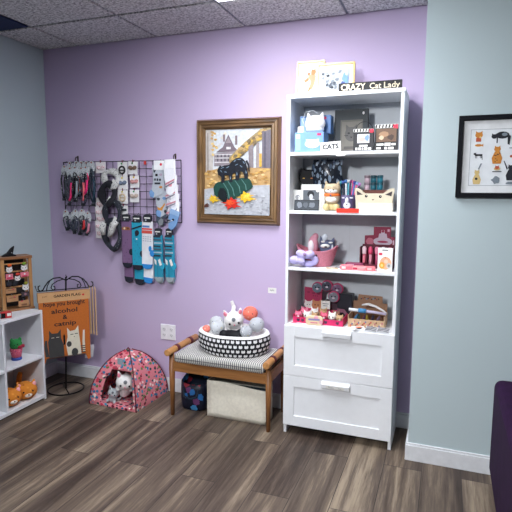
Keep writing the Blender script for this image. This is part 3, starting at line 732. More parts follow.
def leaf(cx, cy, r, col, rot):
    p = []
    lobes = (1, .62, .72, .5, .95, .55, .7, .36, .9, .4, .62, .5, .98, .6, .74, .46, .8, .3)
    for i, q in enumerate(lobes): a = rot + PI * 2 * i / len(lobes); p.append((cx + r * q * 1.3 * math.cos(a), cy + r * q * .78 * math.sin(a)))
    ap(p, col)
    for i in range(5): ap(blob(cx + r * .5 * math.cos(i * 1.3), cy + r * .3 * math.sin(i * 1.3), r * .16, r * .08, 7, .3, i), tuple(int(c * (.78 + .1 * i)) if c * (.78 + .1 * i) < 255 else 255 for c in col))
leaf(118, 370, 26, (216, 176, 44), .2); leaf(192, 388, 38, (204, 44, 30), .5); leaf(186, 384, 20, (226, 84, 40), .1); leaf(250, 360, 35, (234, 180, 40), .3); leaf(90, 398, 15, (90, 52, 44), .7); leaf(254, 358, 18, (246, 206, 80), .9)
A.build('print', t)

# framed cat drawing on the right wall
t = thing('framed_print', 'black framed sheet of small cat drawings on the grey green wall', 'picture', (3.0, YR - .0005, 1.5315))
mitre(t, .257, .186, .022, .026, (M((8, 9, 17), .6, spec=.15), M((8, 9, 17), .6, spec=.15)), steps=((0, 0), (.02, 1), (.85, 1), (1, .6)))
MB(M((226, 228, 230), .8)).box(-.245, -.006, -.174, .245, 0, .174).build('mat_board', t)
d = MB(); d.poly(rect(-.203, -.132, .203, .124), -.0064, M((150, 156, 162))); d.poly(rect(-.201, -.13, .201, .122), -.0067, M((222, 226, 230), .8)); OR = M((196, 128, 50), .8); BK = M((26, 28, 38), .8); GR = M((120, 130, 140), .8); YL = M((206, 180, 120), .8); RD = M((180, 80, 50), .8)
_k = [0]
def dz(pts, m): _k[0] += 1; d.poly(pts, -.0069 - .00006 * _k[0], m)
def sitcat(cx, cz, h, m, spot=None):
    dz([(cx - .2 * h, cz - .5 * h), (cx - .26 * h, cz - .2 * h), (cx - .12 * h, cz + .15 * h), (cx + .12 * h, cz + .15 * h), (cx + .26 * h, cz - .2 * h), (cx + .2 * h, cz - .5 * h)], m)
    dz(cathead(cx, cz + .27 * h, .16 * h), m)
    if spot:
        for i in range(9): dz(circ(cx + rnd.uniform(-.15, .15) * h, cz + rnd.uniform(-.42, .05) * h, .03 * h, 6), spot)
def standcat(cx, cz, w, m):
    h = w * .35
    dz([(cx - .4 * w, cz - h * .2), (cx - .4 * w, cz + h * .5), (cx + .4 * w, cz + h * .5), (cx + .4 * w, cz - h * .2)], m); dz(cathead(cx - .42 * w, cz + h * .55, .16 * w), m)
    for x in (-.38, -.22, .2, .34): dz(rect(cx + x * w, cz - h, cx + (x + .07) * w, cz), m)
    dz([(cx + .36 * w, cz + h * .4), (cx + .46 * w, cz + h * .5), (cx + .5 * w, cz - h * 1.6), (cx + .44 * w, cz - h * 1.6)], m)
for ox, fl in ((0, 1), (.2, -1)):
    dz(cathead(-.168 + ox, .098, .016), OR); dz(rect(-.18 + ox, .068, -.158 + ox, .086), RD); dz(circ(-.162 + ox, .088, .005, 8), YL)
    dz(circ(-.168 + ox, .052, .016, 10, .006), OR); dz([(-.156 + ox, .052), (-.148 + ox, .06), (-.148 + ox, .044)], OR)
    standcat(-.166 + ox, .006, .036, BK)
    sitcat(-.168 + ox, -.09, .07, YL); dz([(-.165 + ox, -.055), (-.155 + ox, -.03), (-.148 + ox, -.03), (-.16 + ox, -.06)], GR); dz(circ(-.17 + ox, -.10, .006, 8), BK)
    dz(circ(-.07 + ox, .095, .028, 12, .016), BK); dz(cathead(-.104 + ox, .09, .012), BK); dz(circ(-.062 + ox, .098, .012, 8, .008), GR); dz([(-.05 + ox, .1), (-.036 + ox, .09), (-.04 + ox, .05), (-.048 + ox, .055)], BK); dz(rect(-.094 + ox, .06, -.089 + ox, .088), BK)
    sitcat(-.088 + ox, .01, .085, OR, BK)
    dz(circ(-.085 + ox, -.055, .014, 10, .008), YL); dz(cathead(-.085 + ox, -.05, .009), RD); dz(rect(-.104 + ox, -.07, -.066 + ox, -.066), BK)
    dz(blob(-.088 + ox, -.105, .018, .016, 14, .25), GR)
    sitcat(-.028 + ox, -.07, .075, BK); dz([(-.045 + ox, -.06), (-.06 + ox, -.02), (-.056 + ox, -.02), (-.04 + ox, -.055)], BK); dz(circ(-.03 + ox, .0, .006, 8), RD); dz(rect(-.04 + ox, .035, -.01 + ox, .039), GR); dz(blob(-.025 + ox, -.12, .02, .007), GR)
d.build('print', t)

# ------------------------------------------------------------------ sofa at the right edge
velvet = M((38, 12, 48), .9, scale=14, var=.2, spec=.2)
t = thing('sofa', 'dark purple velvet sofa cut off by the right edge of the photo', 'sofa', (2.958, -.395, 0))
def cush(x0, y0, z0, x1, y1, z1, name, bev): MB(velvet).box(x0, y0, z0, x1, y1, z1).build(name, t, bevel=bev, seg=4)
cush(0, -.88, .035, .2, 0, .502, 'arm', .035); cush(1.25, -.88, .035, 1.45, 0, .525, 'arm', .035)
cush(.205, -.2, .05, 1.245, 0, .78, 'backrest', .05); cush(.205, -.86, .05, 1.245, -.205, .27, 'seat_base', .02); cush(.21, -.88, .272, 1.24, -.205, .42, 'seat_cushion', .04)
for x, y in ((.05, -.83), (1.4, -.83), (.05, -.06), (1.4, -.06)): MB(M((30, 22, 20))).cyl((x, y, 0), (x, y, .04), .018, .022).build('foot', t)

NEAR, FAR, SPOT = 11, 5, 375
# ------------------------------------------------------------------ white cabinet
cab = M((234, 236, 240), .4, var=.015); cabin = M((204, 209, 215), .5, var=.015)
CX, CYF = 2.1905, -.3007
t = thing('cabinet', 'tall white shelf cabinet with two drawers against the purple wall', 'cabinet', (CX, -.158, 0))
D0, D1, HW = -.1427, .143, .2995
for s in (-1, 1): part('side_panel', t, cab, *( (-HW, D0, 0, -HW + .0165, D1, 1.856) if s < 0 else (HW - .0165, D0, 0, HW, D1, 1.856)))
part('top_panel', t, cab, -HW - .004, D0 - .004, 1.856, HW + .004, D1, 1.876)
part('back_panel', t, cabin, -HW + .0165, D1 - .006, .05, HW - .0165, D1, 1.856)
MB(M((196, 200, 205), .5)).box(-.0012, D1 - .0066, .65, .0012, D1 - .0058, 1.856).build('back_seam', t)
S = [1.577, 1.267, .957, .640]
for z in S[:3]: part('shelf', t, cab, -HW + .0165, D0 + .001, z - .0165, HW - .0165, D1 - .006, z)
part('drawer_top_board', t, cab, -HW + .0165, D0 + .001, .622, HW - .0165, D1 - .006, .640)
part('bottom_board', t, cab, -HW + .0165, D0 + .02, .056, HW - .0165, D1 - .006, .07)
for k, (z0, z1) in enumerate(((.349, .633), (.054, .345))):
    x0, x1 = -HW + .001, HW - .001; fr = .062
    mb = MB(cab); yf = D0 - .016
    mb.box(x0, yf, z0, x0 + fr, D0 - .001, z1).box(x1 - fr, yf, z0, x1, D0 - .001, z1).box(x0 + fr, yf, z0, x1 - fr, D0 - .001, z0 + fr - .004).box(x0 + fr, yf, z1 - fr, x1 - fr, D0 - .001, z1)
    o = mb.build('drawer', t, bevel=.0012)
    MB(cab).box(x0 + fr, yf + .0075, z0 + fr - .004, x1 - fr, D0 - .002, z1 - fr).build('drawer_panel', o)
    hz = z1 - .004
    h = MB(cab); h.add([(-.079, yf, hz), (.077, yf, hz), (.077, yf, hz - .030), (-.079, yf, hz - .030), (-.079, yf - .022, hz - .012), (.077, yf - .022, hz - .012), (.077, yf - .019, hz - .036), (-.079, yf - .019, hz - .036)],
        [(0, 1, 5, 4), (4, 5, 6, 7), (7, 6, 2, 3), (0, 4, 7, 3), (1, 2, 6, 5), (0, 3, 2, 1)]); h.build('handle', o, bevel=.002)
    if k == 1:
        L_ = thing('drawer_label', 'small white label with grey writing on the lower drawer handle', 'label', (CX - .001, -.158 + yf - .0225, hz - .024), tilt=math.radians(7))
        MB(PAPER).box(-.05, -.0008, -.009, .05, .0004, .009).build('card', L_)
        text('Treats', .012, M((80, 90, 100)), L_, (-.022, -.0011, 0)); text('-toys', .009, M((80, 90, 100)), L_, (.026, -.0011, 0))

def pbox(name, label, cat, x0, x1, z0, h, yf, dep, mat, prints=(), group=None, rz=0, tilt=0, pname='box', bevel=.001):
    """a carton: prints are (outline in 0..1 of the front, material)"""
    t = thing(name, label, cat, ((x0 + x1) / 2, yf + dep / 2, z0), rz, group, tilt)
    w = (x1 - x0) / 2
    MB(mat).box(-w, -dep / 2, 0, w, dep / 2, h).build(pname, t, bevel=bevel)
    if prints:
        d = MB()
        for k, (pts, m) in enumerate(prints): d.poly([(-w + 2 * w * u, h * v) for u, v in pts], -dep / 2 - .0004 - .0002 * k, m)
        d.build('print', t)
    return t

# --- on top of the cabinet
ZT = 1.8765
def small_frame(label, x0, x1, h, y, lean, mats, prints, fw=.010, rz=0):
    t = thing('framed_drawing', label, 'picture', ((x0 + x1) / 2, y, ZT), rz, tilt=-lean); w = (x1 - x0) / 2
    mb = MB(mats); mb.box(-w, -.008, 0, w, .006, fw).box(-w, -.008, h - fw, w, .006, h).box(-w, -.008, fw, -w + fw, .006, h - fw).box(w - fw, -.008, fw, w, .006, h - fw); mb.build('frame', t, bevel=.002)
    MB(M((224, 221, 212), .7)).box(-w + fw, -.002, fw, w - fw, .004, h - fw).build('mat_board', t)
    d = MB()
    for k, (pts, m) in enumerate(prints): d.poly([(-w + 2 * w * u, h * v) for u, v in pts], -.0024 - .0002 * k, m)
    d.build('drawing', t); return t
TAN = M((196, 120, 78), .8)
small_frame('upright gold framed drawing of an orange cat on top of the white cabinet', 1.890, 2.046, .212, -.135, .12, GOLD,
    [(rect(.18, .14, .82, .88), M((226, 223, 216))), ([(.45, .28), (.52, .45), (.42, .58), (.56, .70), (.70, .60), (.66, .42), (.58, .26)], M((206, 140, 104))), (cathead(.60, .70, .09), TAN), ([(.42, .58), (.30, .50), (.22, .54), (.32, .44), (.46, .5)], TAN), ([(.46, .30), (.40, .2), (.48, .22), (.54, .3)], TAN), (circ(.44, .66, .05, 8), M((220, 110, 70)))], rz=math.radians(2))
prints = [(rect(.12, .20, .88, .80), M((176, 182, 188)))]
for i in range(26):
    a = rnd.uniform(.16, .64); b_ = rnd.uniform(.26, .74)
    prints.append((blob(a, b_, .05, .035, 8, .3, rnd.random()), rnd.choice([M((70, 78, 88)), M((120, 128, 136)), M((40, 44, 54)), M((170, 176, 182))])))
prints += [(blob(.76, .52, .08, .15, 10, .2, .3), M((110, 150, 214))), (blob(.70, .36, .06, .08, 10, .2), M((60, 80, 140))), (blob(.8, .66, .04, .06), M((190, 210, 236)))]
small_frame('wide gold framed blue and grey cat print on top of the white cabinet', 2.014, 2.216, .182, -.16, .10, GOLD, prints, rz=math.radians(3))
t = thing('wooden_sign', 'long black sign lettered CRAZY Cat Lady on top of the white cabinet', 'sign', (2.315, -.268, ZT))
MB(M((20, 18, 20), .6)).box(-.158, -.008, 0, .158, .012, .045).build('board', t, bevel=.001)
text('CRAZY', .042, CREAM, t, (-.084, -.0085, .0215), width=.125, bold=.0012); text('Cat', .040, CREAM, t, (.028, -.0085, .0215), width=.058, bold=.0006); text('Lady', .040, CREAM, t, (.108, -.0085, .0215), width=.078, bold=.0006)

# --- first shelf
LB = M((108, 150, 204), .5); LB2 = M((78, 116, 168), .5); z = S[0] + .0005
cp = [(rect(.02, .1, .2, .9), M((140, 176, 218))), (cathead(.62, .42, .26, .3), PAPER), (circ(.52, .42, .025, 6), GREY), (circ(.72, .42, .025, 6), GREY), (rect(.78, .82, .92, .94), DPINK), (rect(.05, .7, .18, .9), PAPER)]
pbox('lamp_box', 'pale blue cat lamp box standing on the top shelf, lower of the two', 'box', 1.930, 2.086, z, .104, -.285, .12, LB, cp)
pbox('lamp_box', 'blue lamp box lying on the other lamp box behind the white cat lamp', 'box', 1.935, 2.105, z + .1045, .095, -.205, .07, LB2, [(rect(.74, .78, .86, .92), DPINK), (rect(.03, .1, .3, .9), M((150, 180, 214)))])
t = thing('cat_lamp', 'round white cat shaped lamp sitting on the pale blue box', 'lamp', (2.030, -.245, z + .1045))
mb = MB(M((226, 227, 230), .5)); mb.ell((0, 0, .046), (.056, .036, .046)).cyl((-.034, 0, .075), (-.041, 0, .106), .016, .003, n=10).cyl((.034, 0, .075), (.041, 0, .106), .016, .003, n=10).ell((0, 0, .016), (.05, .034, .018)); mb.build('body', t, remesh=.0035)
mb = MB(BLACK); mb.ell((-.02, -.034, .05), .0028).ell((.018, -.034, .05), .0028); mb.build('eyes', t)
MB(M((180, 170, 172))).ell((0, -.036, .042), (.003, .002, .002)).build('nose', t)
MB(M((200, 205, 212), .4)).tube([(-.05, .02, .02), (-.075, .015, .07), (-.055, .012, .112), (-.015, .012, .118), (.01, .012, .1)], .0028).build('cord', t)
pbox('card_tag', 'tiny white card standing on the pale blue box left of the cat lamp', 'card', 1.942, 1.972, z + .1045, .032, -.272, .004, PAPER, [(rect(.15, .3, .85, .4), GREY), (rect(.15, .55, .7, .65), GREY)])
t = thing('shelf_sign', 'white card sign lettered CATS on the top shelf edge', 'sign', (2.128, -.294, z), math.radians(-2), roll=math.radians(-3))
MB(PAPER).box(-.054, -.001, 0, .054, .001, .050).build('card', t); text('CATS', .034, M((30, 36, 48)), t, (0, -.0014, .024), width=.086, bold=.0012)
dg = M((52, 56, 60), .5); bd = [(rect(.0, .0, 1, 1), M((50, 56, 60))), (rect(.18, .0, .86, .76), M((92, 90, 84))), (rect(.22, .04, .82, .72), M((112, 108, 100))),
    (cathead(.52, .44, .2, .5), M((84, 82, 80))), (circ(.44, .46, .04, 8, .02), M((30, 32, 34))), (circ(.6, .46, .04, 8, .02), M((30, 32, 34))), ([(.48, .38), (.56, .38), (.52, .34)], M((34, 32, 34))), (rect(.3, .4, .42, .41), BLACK), (rect(.62, .4, .74, .41), BLACK), (circ(.87, .90, .035, 8), PAPER), (rect(.3, .1, .74, .16), M((84, 80, 76)))]
pbox('picture_box', 'dark grey boxed print of a cat face at the back of the top shelf', 'box', 2.112, 2.292, z, .235, -.135, .03, dg, bd, rz=math.radians(-3))
def clap(label, x0, x1, h, y, photo, lines, rz=0):
    pr = [(rect(0, .86, 1, 1), PAPER)]
    for i in range(7): pr.append(([(i / 7 + .01, .87), (i / 7 + .07, .87), (i / 7 + .1, .99), (i / 7 + .04, .99)], BLACK))
    pr += [(rect(.80, .82, .99, .98), M((226, 40, 70)))] + photo + [(rect(*l), PAPER) for l in lines]
    t = pbox('framed_picture', label, 'picture', x0, x1, z, h, y, .014, M((20, 20, 26), .5), pr, rz=rz)
    return t
t = clap('black clapperboard photo frame with a pale photo on the top shelf', 2.240, 2.343, .112, -.272, [(rect(.2, .36, .8, .76), M((214, 214, 224))), (blob(.45, .52, .16, .1, 9), M((190, 176, 168))), (blob(.68, .58, .1, .14, 9), M((120, 150, 200)))], [(.3, .2, .72, .28), (.12, .05, .22, .16), (.26, .05, .40, .16), (.44, .05, .5, .16), (.54, .05, .72, .16), (.76, .05, .9, .16)])
MB(BLACK).tube([(.0 + .045 * math.cos(a), .012, .10 + .05 * math.sin(a)) for a in [i * PI / 12 for i in range(-1, 12)]], .0014).build('wire_hanger', t)
clap('black clapperboard photo frame with a tabby photo on the top shelf', 2.347, 2.462, .132, -.258, [(rect(.06, .34, .94, .84), M((110, 84, 66))), (blob(.4, .62, .22, .12, 10), M((164, 128, 98))), (blob(.7, .5, .14, .1, 9), M((70, 52, 46))), (blob(.28, .5, .12, .08, 9), M((206, 180, 150)))], [(.08, .2, .4, .28), (.44, .18, .7, .3), (.74, .2, .92, .28), (.08, .06, .28, .14), (.44, .05, .56, .14), (.6, .05, .84, .14)], rz=math.radians(-4))
def shelf_tag(label, x0, x1, z0, z1, mat, y=-.3012):
    t = thing('shelf_tag', label, 'tag', ((x0 + x1) / 2, y, z0)); w = (x1 - x0) / 2
    MB(mat).box(-w, -.002, 0, w, .001, z1 - z0).build('card', t); return t
t = shelf_tag('small white tag on the edge of the top shelf below the CATS sign', 2.160, 2.207, S[0] - .024, S[0] - .009, PAPER)
d = MB(); d.poly(rect(-.018, .004, .016, .006), -.0023, GREY); d.build('writing', t)
shelf_tag('bright red strip tag on the front edge of the second shelf', 2.168, 2.284, S[1] - .006, S[1] + .016, M((255, 44, 14), .5))

# --- second shelf
z = S[1] + .0005
t = thing('cat_bag', 'black cat head shaped bag at the back left of the second shelf', 'bag', (1.964, -.10, z + .002))
BKB = M((14, 14, 20), .7)
mb = MB(BKB); mb.slab(cathead(0, .18, .056, .45), -.03, .03).box(-.045, -.028, 0, .045, .028, .14); mb.build('body', t, bevel=.010, seg=3)
d = MB(); d.poly(circ(-.024, .175, .007, 8, .0035), -.0305, M((210, 160, 60))).poly(circ(.022, .175, .007, 8, .0035), -.0305, M((190, 110, 50))); d.build('eyes', t)
t = thing('plastic_bag', 'dark glossy bag with silvery print hanging behind the cat jar', 'bag', (2.076, -.13, S[1] + .112))
sil = mat_spots('silver_print', (34, 40, 52), [(130, 148, 170), (70, 88, 110), (160, 172, 190), (40, 48, 62)], 44, .52, .25, (1.3, 1, .7))
mb = MB(sil); n = 12; vs = []; fs = []
for sgn in (-1, 1):
    for j in range(n + 1):
        for i in range(n + 1):
            u, w = i / n, j / n; e = (math.sin(PI * u) * math.sin(PI * w)) ** .5
            vs.append((-.085 + .17 * u + .006 * math.sin(7 * w), sgn * (.001 + .022 * e + .004 * math.sin(9 * u + 5 * w) * e), .168 * w + .004 * math.sin(9 * u) * (1 - w)))
for s_ in (0, 1):
    for j in range(n):
        for i in range(n):
            a = s_ * (n + 1) ** 2 + j * (n + 1) + i; q = (a, a + 1, a + n + 2, a + n + 1); fs.append(q if s_ == 0 else q[::-1])
mb.add(vs, fs, smooth=True); mb.build('pouch', t)
MB(GREY).tube([(0, 0, .165), (0, 0, .176)], .002).build('hook', t)
pbox('small_photo', 'small white card with a line drawing at the left end of the second shelf', 'card', 1.902, 1.956, z, .112, -.21, .008, PAPER, [(circ(.5, .55, .3, 14, .2), M((120, 124, 130))), (circ(.5, .55, .26, 14, .17), M((226, 226, 226))), (cathead(.45, .6, .14, .3), M((150, 150, 154)))], rz=math.radians(8))
bw = [(rect(.1, .06, .9, .78), M((92, 98, 106))), (rect(.1, .06, .9, .28), M((40, 46, 54))), (circ(.48, .62, .17, 12, .13), M((24, 28, 36))), (circ(.5, .52, .1, 10, .11), M((196, 198, 202))), ([(.34, .28), (.44, .42), (.62, .44), (.86, .32), (.8, .22), (.5, .2)], M((216, 218, 222))), (circ(.82, .76, .09, 8, .07), PAPER)]
pbox('framed_picture', 'white framed black and white photo on the second shelf', 'picture', 1.948, 2.060, z, .142, -.205, .014, PAPER, bw, rz=math.radians(3))
dk_ = [(rect(.03, .1, .97, .92), M((48, 54, 62))), (blob(.22, .5, .1, .3), M((110, 116, 124))), (blob(.72, .5, .12, .25), M((100, 106, 114))), (blob(.46, .5, .1, .25), M((78, 84, 92)))]
pbox('photo_strip', 'low dark photo strip leaning in front of the white photo frame', 'photo', 1.925, 2.064, z, .058, -.268, .008, M((26, 28, 34)), dk_, tilt=math.radians(-8))
pbox('greeting_card', 'narrow white card standing beside the cat jar on the second shelf', 'card', 2.060, 2.080, z, .118, -.20, .03, PAPER)
t = thing('cat_jar', 'beige cat shaped jar with an orange collar on the second shelf', 'jar', (2.126, -.225, z))
bei = M((184, 164, 134), .6, scale=80, var=.2)
MB(M((196, 180, 156), .6)).lathe([(.03, .04), (.041, .06), (.043, .085), (.04, .092)], sy=.8).build('body', t)
mb = MB(bei); mb.lathe([(.036, .092), (.044, .10), (.046, .122), (.04, .138), (.02, .145), (.0, .146)], sy=.8); mb.cyl((-.028, 0, .132), (-.036, 0, .158), .014, .003, n=10).cyl((.028, 0, .132), (.036, 0, .158), .014, .003, n=10); mb.build('head_lid', t)
mb = MB(PAPER); mb.ell((0, -.022, .106), (.034, .016, .016)).ell((0, -.022, .062), (.03, .015, .016)); mb.build('white_fur', t)
d = MB(M((226, 112, 40))); d.lathe([(.0425, .078), (.0445, .082), (.0445, .088), (.0425, .092)], sy=.82); d.build('collar', t)
MB(M((60, 70, 110))).ell((0, -.038, .083), .005).build('tag', t)
mb = MB(BLACK); mb.ell((-.014, -.036, .112), (.005, .002, .003)).ell((.014, -.036, .112), (.005, .002, .003)).ell((0, -.038, .104), (.003, .002, .002)); mb.build('face', t)
mb = MB(M((200, 180, 128))); mb.ell((-.026, -.014, .02), (.02, .024, .02)).ell((.026, -.014, .02), (.02, .024, .02)).ell((0, .005, .025), (.036, .026, .024)); mb.build('feet', t)
t = thing('pen_cup', 'dark purple cat face cup full of pens on the second shelf', 'pen cup', (2.210, -.205, z))
mb = MB(M((70, 62, 96), .5)); mb.lathe([(.034, 0), (.038, .01), (.04, .085), (.037, .085), (.035, .012), (0, .012)]); mb.build('cup', t)
mb = MB(M((205, 205, 214))); mb.ell((0, -.036, .03), (.02, .008, .018)).ell((0, -.038, .055), (.009, .006, .018)).ell((-.018, -.033, .07), (.012, .005, .004)).ell((.02, -.033, .07), (.012, .005, .004)); mb.build('cat_face', t)
MB(BLACK).ell((0, -.045, .036), (.004, .003, .003)).build('nose', t)
pens = [((40, 120, 160), (90, 180, 200), -.026, -.2), ((30, 34, 60), (60, 90, 160), -.018, -.12), ((220, 220, 226), (60, 110, 170), -.010, -.06), ((60, 150, 170), (210, 214, 220), -.003, .02), ((40, 44, 80), (130, 60, 110), .004, .06), ((200, 60, 110), (220, 90, 140), .010, .12), ((70, 90, 170), (40, 60, 130), .016, .17), ((210, 70, 130), (130, 160, 200), .022, .24), ((60, 40, 80), (180, 120, 190), .028, .32)]
words_ = ['teal', 'dark navy', 'white and blue', 'turquoise and white', 'indigo and plum', 'rose pink', 'blue', 'magenta and pale blue', 'dark violet']
for (c1, c2, dx, lean), wd in zip(pens, words_):
    t = thing('pen', wd + ' cat topped pen standing in the dark purple cat cup', 'pen', (2.210 + dx, -.205 + rnd.uniform(-.012, .012), z + .0135), roll=lean * .75, group='pens in the cat cup')
    MB(M(c1, .4)).cyl((0, 0, 0), (0, 0, .138 - abs(lean) * .05), .0038, n=8).build('barrel', t)
    tz = .138 - abs(lean) * .05
    mb = MB(M(c2, .5)); mb.ell((0, 0, tz + .008), (.008, .006, .009)).cyl((-.005, 0, tz + .012), (-.0065, 0, tz + .021), .003, .001, n=6).cyl((.005, 0, tz + .012), (.0065, 0, tz + .021), .003, .001, n=6); mb.build('topper', t)
t = thing('cat_organizer', 'cream cat faced desk organizer on the second shelf', 'organizer', (2.352, -.215, z)); cr_ = M((204, 193, 170), .6)
mb = MB(cr_); mb.slab([(-.088, 0), (.088, 0), (.094, .06), (.103, .112), (.098, .122), (.078, .118), (.045, .094), (-.045, .094), (-.072, .116), (-.094, .124), (-.102, .116), (-.096, .06)], -.035, -.028); mb.build('face_panel', t, bevel=.002)
mb = MB(cr_); mb.box(-.09, -.028, 0, .09, .035, .006).box(-.092, -.028, 0, -.086, .035, .085).box(.086, -.028, 0, .092, .035, .085).box(-.09, .03, 0, .09, .035, .09); mb.build('tray', t, bevel=.001)
d = MB(); d.poly([(-.09, .108), (-.088, .085), (-.058, .088)], -.0354, M((56, 46, 50))).poly([(.092, .106), (.088, .08), (.055, .088)], -.0354, M((56, 46, 50))).poly(circ(-.04, .080, .0075, 10), -.0354, BLACK).poly(circ(.032, .078, .0075, 10), -.0354, BLACK).poly(circ(-.038, .082, .002, 6), -.0357, PAPER).poly(circ(.034, .080, .002, 6), -.0357, PAPER).poly([(-.012, .064), (.002, .064), (-.005, .057)], -.0354, M((60, 44, 48))); d.build('face', t)
pbox('white_carton', 'plain white carton in front of the cream cat organizer', 'box', 2.278, 2.452, z, .045, -.292, .03, M((228, 222, 210), .6))
jar_cols = [('pink and white', (214, 186, 200)), ('dark teal', (34, 104, 122)), ('blue green', (40, 128, 150))]
MB_ = M((150, 66, 60), .6)
pbox('jar_tray', 'reddish brown box under the stacked little jars on the second shelf', 'box', 2.280, 2.416, z, .112, -.165, .08, M((112, 66, 56), .7))
for r_ in (0, 1):
    for k, (w_, c_) in enumerate(jar_cols):
        t = thing('small_jar', '%s lidded little jar in the %s row on the brown box' % (w_, ('lower', 'upper')[r_]), 'jar', (2.298 + k * .034, -.135, z + .1125 + r_ * .0395), group='little jars stacked on the brown box')
        MB(M(c_, .3)).lathe([(.013, 0), (.0155, .003), (.0155, .023), (.013, .026)], n=16).build('jar', t)
        MB(M(tuple(int(q * .7) for q in c_), .35)).lathe([(.0162, .0255), (.0165, .028), (.0165, .037), (.015, .039), (0, .039)], n=16).build('lid', t)

# --- third shelf
z = S[2] + .0005
rope = M((206, 128, 146), .9, scale=160, var=.12)
t = thing('rope_basket', 'pink rope basket with a cat face and pointed ears on the third shelf', 'basket', (2.036, -.17, z))
vs = []; n = 40; lev = 30
for k in range(lev + 1):
    w = k / lev; r = .74 + .26 * w ** .7 + .014 * abs(math.sin(w * PI * 9))
    for i in range(n):
        a = 2 * PI * i / n; e = abs(math.cos(a)) ** 5; z_ = w * (.088 + .03 * e * w); q = r * (1 + .10 * e * w * w)
        vs.append((.108 * q * math.cos(a), .088 * q * math.sin(a), z_))
fs = [(k * n + i, k * n + (i + 1) % n, (k + 1) * n + (i + 1) % n, (k + 1) * n + i) for k in range(lev) for i in range(n)] + [tuple(range(n))[::-1]]
mb = MB(rope); mb.add(vs, fs, smooth=True); o = mb.build('basket_wall', t); s = o.modifiers.new('s', 'SOLIDIFY'); s.thickness = .006; s.offset = -1
mb = MB(M((40, 24, 34))); mb.ell((.018, -.094, .066), (.006, .003, .007)).ell((-.04, -.088, .066), (.006, .003, .007)).tube([(-.02, -.094, .04), (-.012, -.095, .036), (-.004, -.095, .042), (.004, -.095, .036), (.012, -.094, .04)], .0012); mb.build('face', t)
MB(M((170, 96, 118), .95)).box(-.075, -.05, .008, .075, .05, .06).build('lining', t, bevel=.02)
t = thing('plush_toy', 'pink wrapped soft toy standing in the pink basket', 'soft toy', (2.012, -.165, z + .062))
mb = MB(M((216, 150, 168), .6)); mb.ell((0, 0, .05), (.03, .025, .055)).ell((.012, 0, .1), (.018, .016, .02)); mb.build('body', t, remesh=.004)
MB(M((240, 230, 236), .2)).ell((-.008, -.02, .045), (.018, .012, .035)).build('wrapper', t)
t = thing('plush_cat', 'blue grey soft cat in clear wrap standing in the pink basket', 'soft toy', (2.090, -.160, z + .062), math.radians(10))
mb = MB(M((92, 100, 128), .7)); mb.ell((0, 0, .048), (.045, .028, .036)).cyl((-.03, 0, .07), (-.038, 0, .104), .014, .003).cyl((.03, 0, .07), (.038, 0, .098), .014, .003).ell((0, 0, .03), (.04, .03, .03)); mb.build('body', t, remesh=.004)
mb = MB(PAPER); mb.ell((-.01, -.026, .05), (.026, .01, .012)).ell((-.022, -.022, .074), (.012, .006, .006)).ell((.02, -.023, .07), (.012, .006, .005)); mb.build('face_patch', t)
MB(BLACK).ell((-.006, -.034, .046), (.008, .004, .005)).build('nose', t)
mb = MB(M((214, 222, 232), .2)); mb.ell((-.012, -.02, .098), (.016, .006, .02), (0, .3, 0)).ell((.03, -.024, .03), (.006, .006, .03)); mb.build('wrapper', t)
lav = M((186, 176, 226), .95, sheen=.3, scale=70, var=.08)
t = thing('plush_headband', 'lavender fluffy headband with a bow in front of the pink basket', 'headband', (1.988, -.258, z + .010))
MB(lav).tube([(.015 + .048 * math.cos(a), .0, .03 + .022 * math.sin(a)) for a in [i * 2 * PI / 18 for i in range(18)]], .017, closed=True, n=10).build('band', t)
mb = MB(lav); mb.ell((-.012, -.02, .06), (.034, .022, .024), (0, .5, 0)).ell((.032, -.018, .062), (.03, .02, .022), (0, -.3, 0)).ell((-.052, -.01, .026), (.036, .024, .024)).ell((-.012, -.03, .022), (.024, .016, .02), (0, .4, 0)); mb.build('bow', t, remesh=.004)
MB(M((150, 120, 160))).ell((.008, -.034, .062), (.012, .006, .01)).build('knot', t)
def flat(name, label, cat, x, y, z, w, d_, h, mat, rz=0, prints=(), group=None, tilt=0):
    t = thing(name, label, cat, (x, y, z + d_ / 2 * math.sin(tilt)), rz, group, tilt); MB(mat).box(-w / 2, -d_ / 2, 0, w / 2, d_ / 2, h).build('card', t, bevel=min(.001, h * .3))
    if prints:
        mb = MB()
        for k, (pts, m) in enumerate(prints):
            P = [(-w / 2 + w * u, -d_ / 2 + d_ * v, h + .0003 + .0002 * k) for u, v in pts]; mb.add(P, [tuple(range(len(P)))], m)
        mb.build('print', t)
    return t
flat('brooch_card', 'beige brooch card lying flat right of the pink basket', 'card', 2.142, -.262, z, .062, .05, .003, M((206, 184, 150)), .3, [(circ(.5, .5, .3, 10), M((236, 226, 210))), (circ(.4, .55, .1, 8), M((110, 90, 80)))])
flat('brooch_card', 'grey brooch card lying flat behind the beige one on the third shelf', 'card', 2.170, -.225, z, .07, .045, .003, M((190, 190, 194)), -.2, [(circ(.5, .5, .25, 10), M((80, 76, 84)))])
def packet(label, x, y, w, d_, h, rz, col, cap):
    t = thing('makeup_packet', label, 'packet', (x, y, z), rz, 'pink packets on the third shelf')
    MB(M(col, .35)).box(-w / 2, -d_ / 2, 0, w / 2, d_ / 2, h).build('pouch', t, bevel=.005, seg=3)
    MB(M(cap, .5)).box(-w / 2 + .008, -d_ / 2 - .0006, h * .25, -w / 2 + .03, -d_ / 2 + .004, h * .75).build('seal', t)
packet('coral pink packet nearest the middle of the third shelf', 2.222, -.262, .066, .05, .024, .1, (240, 120, 134), (250, 226, 226))
packet('light coral packet lying in the middle of the pink row on the third shelf', 2.292, -.258, .075, .055, .020, -.1, (246, 150, 154), (190, 40, 70))
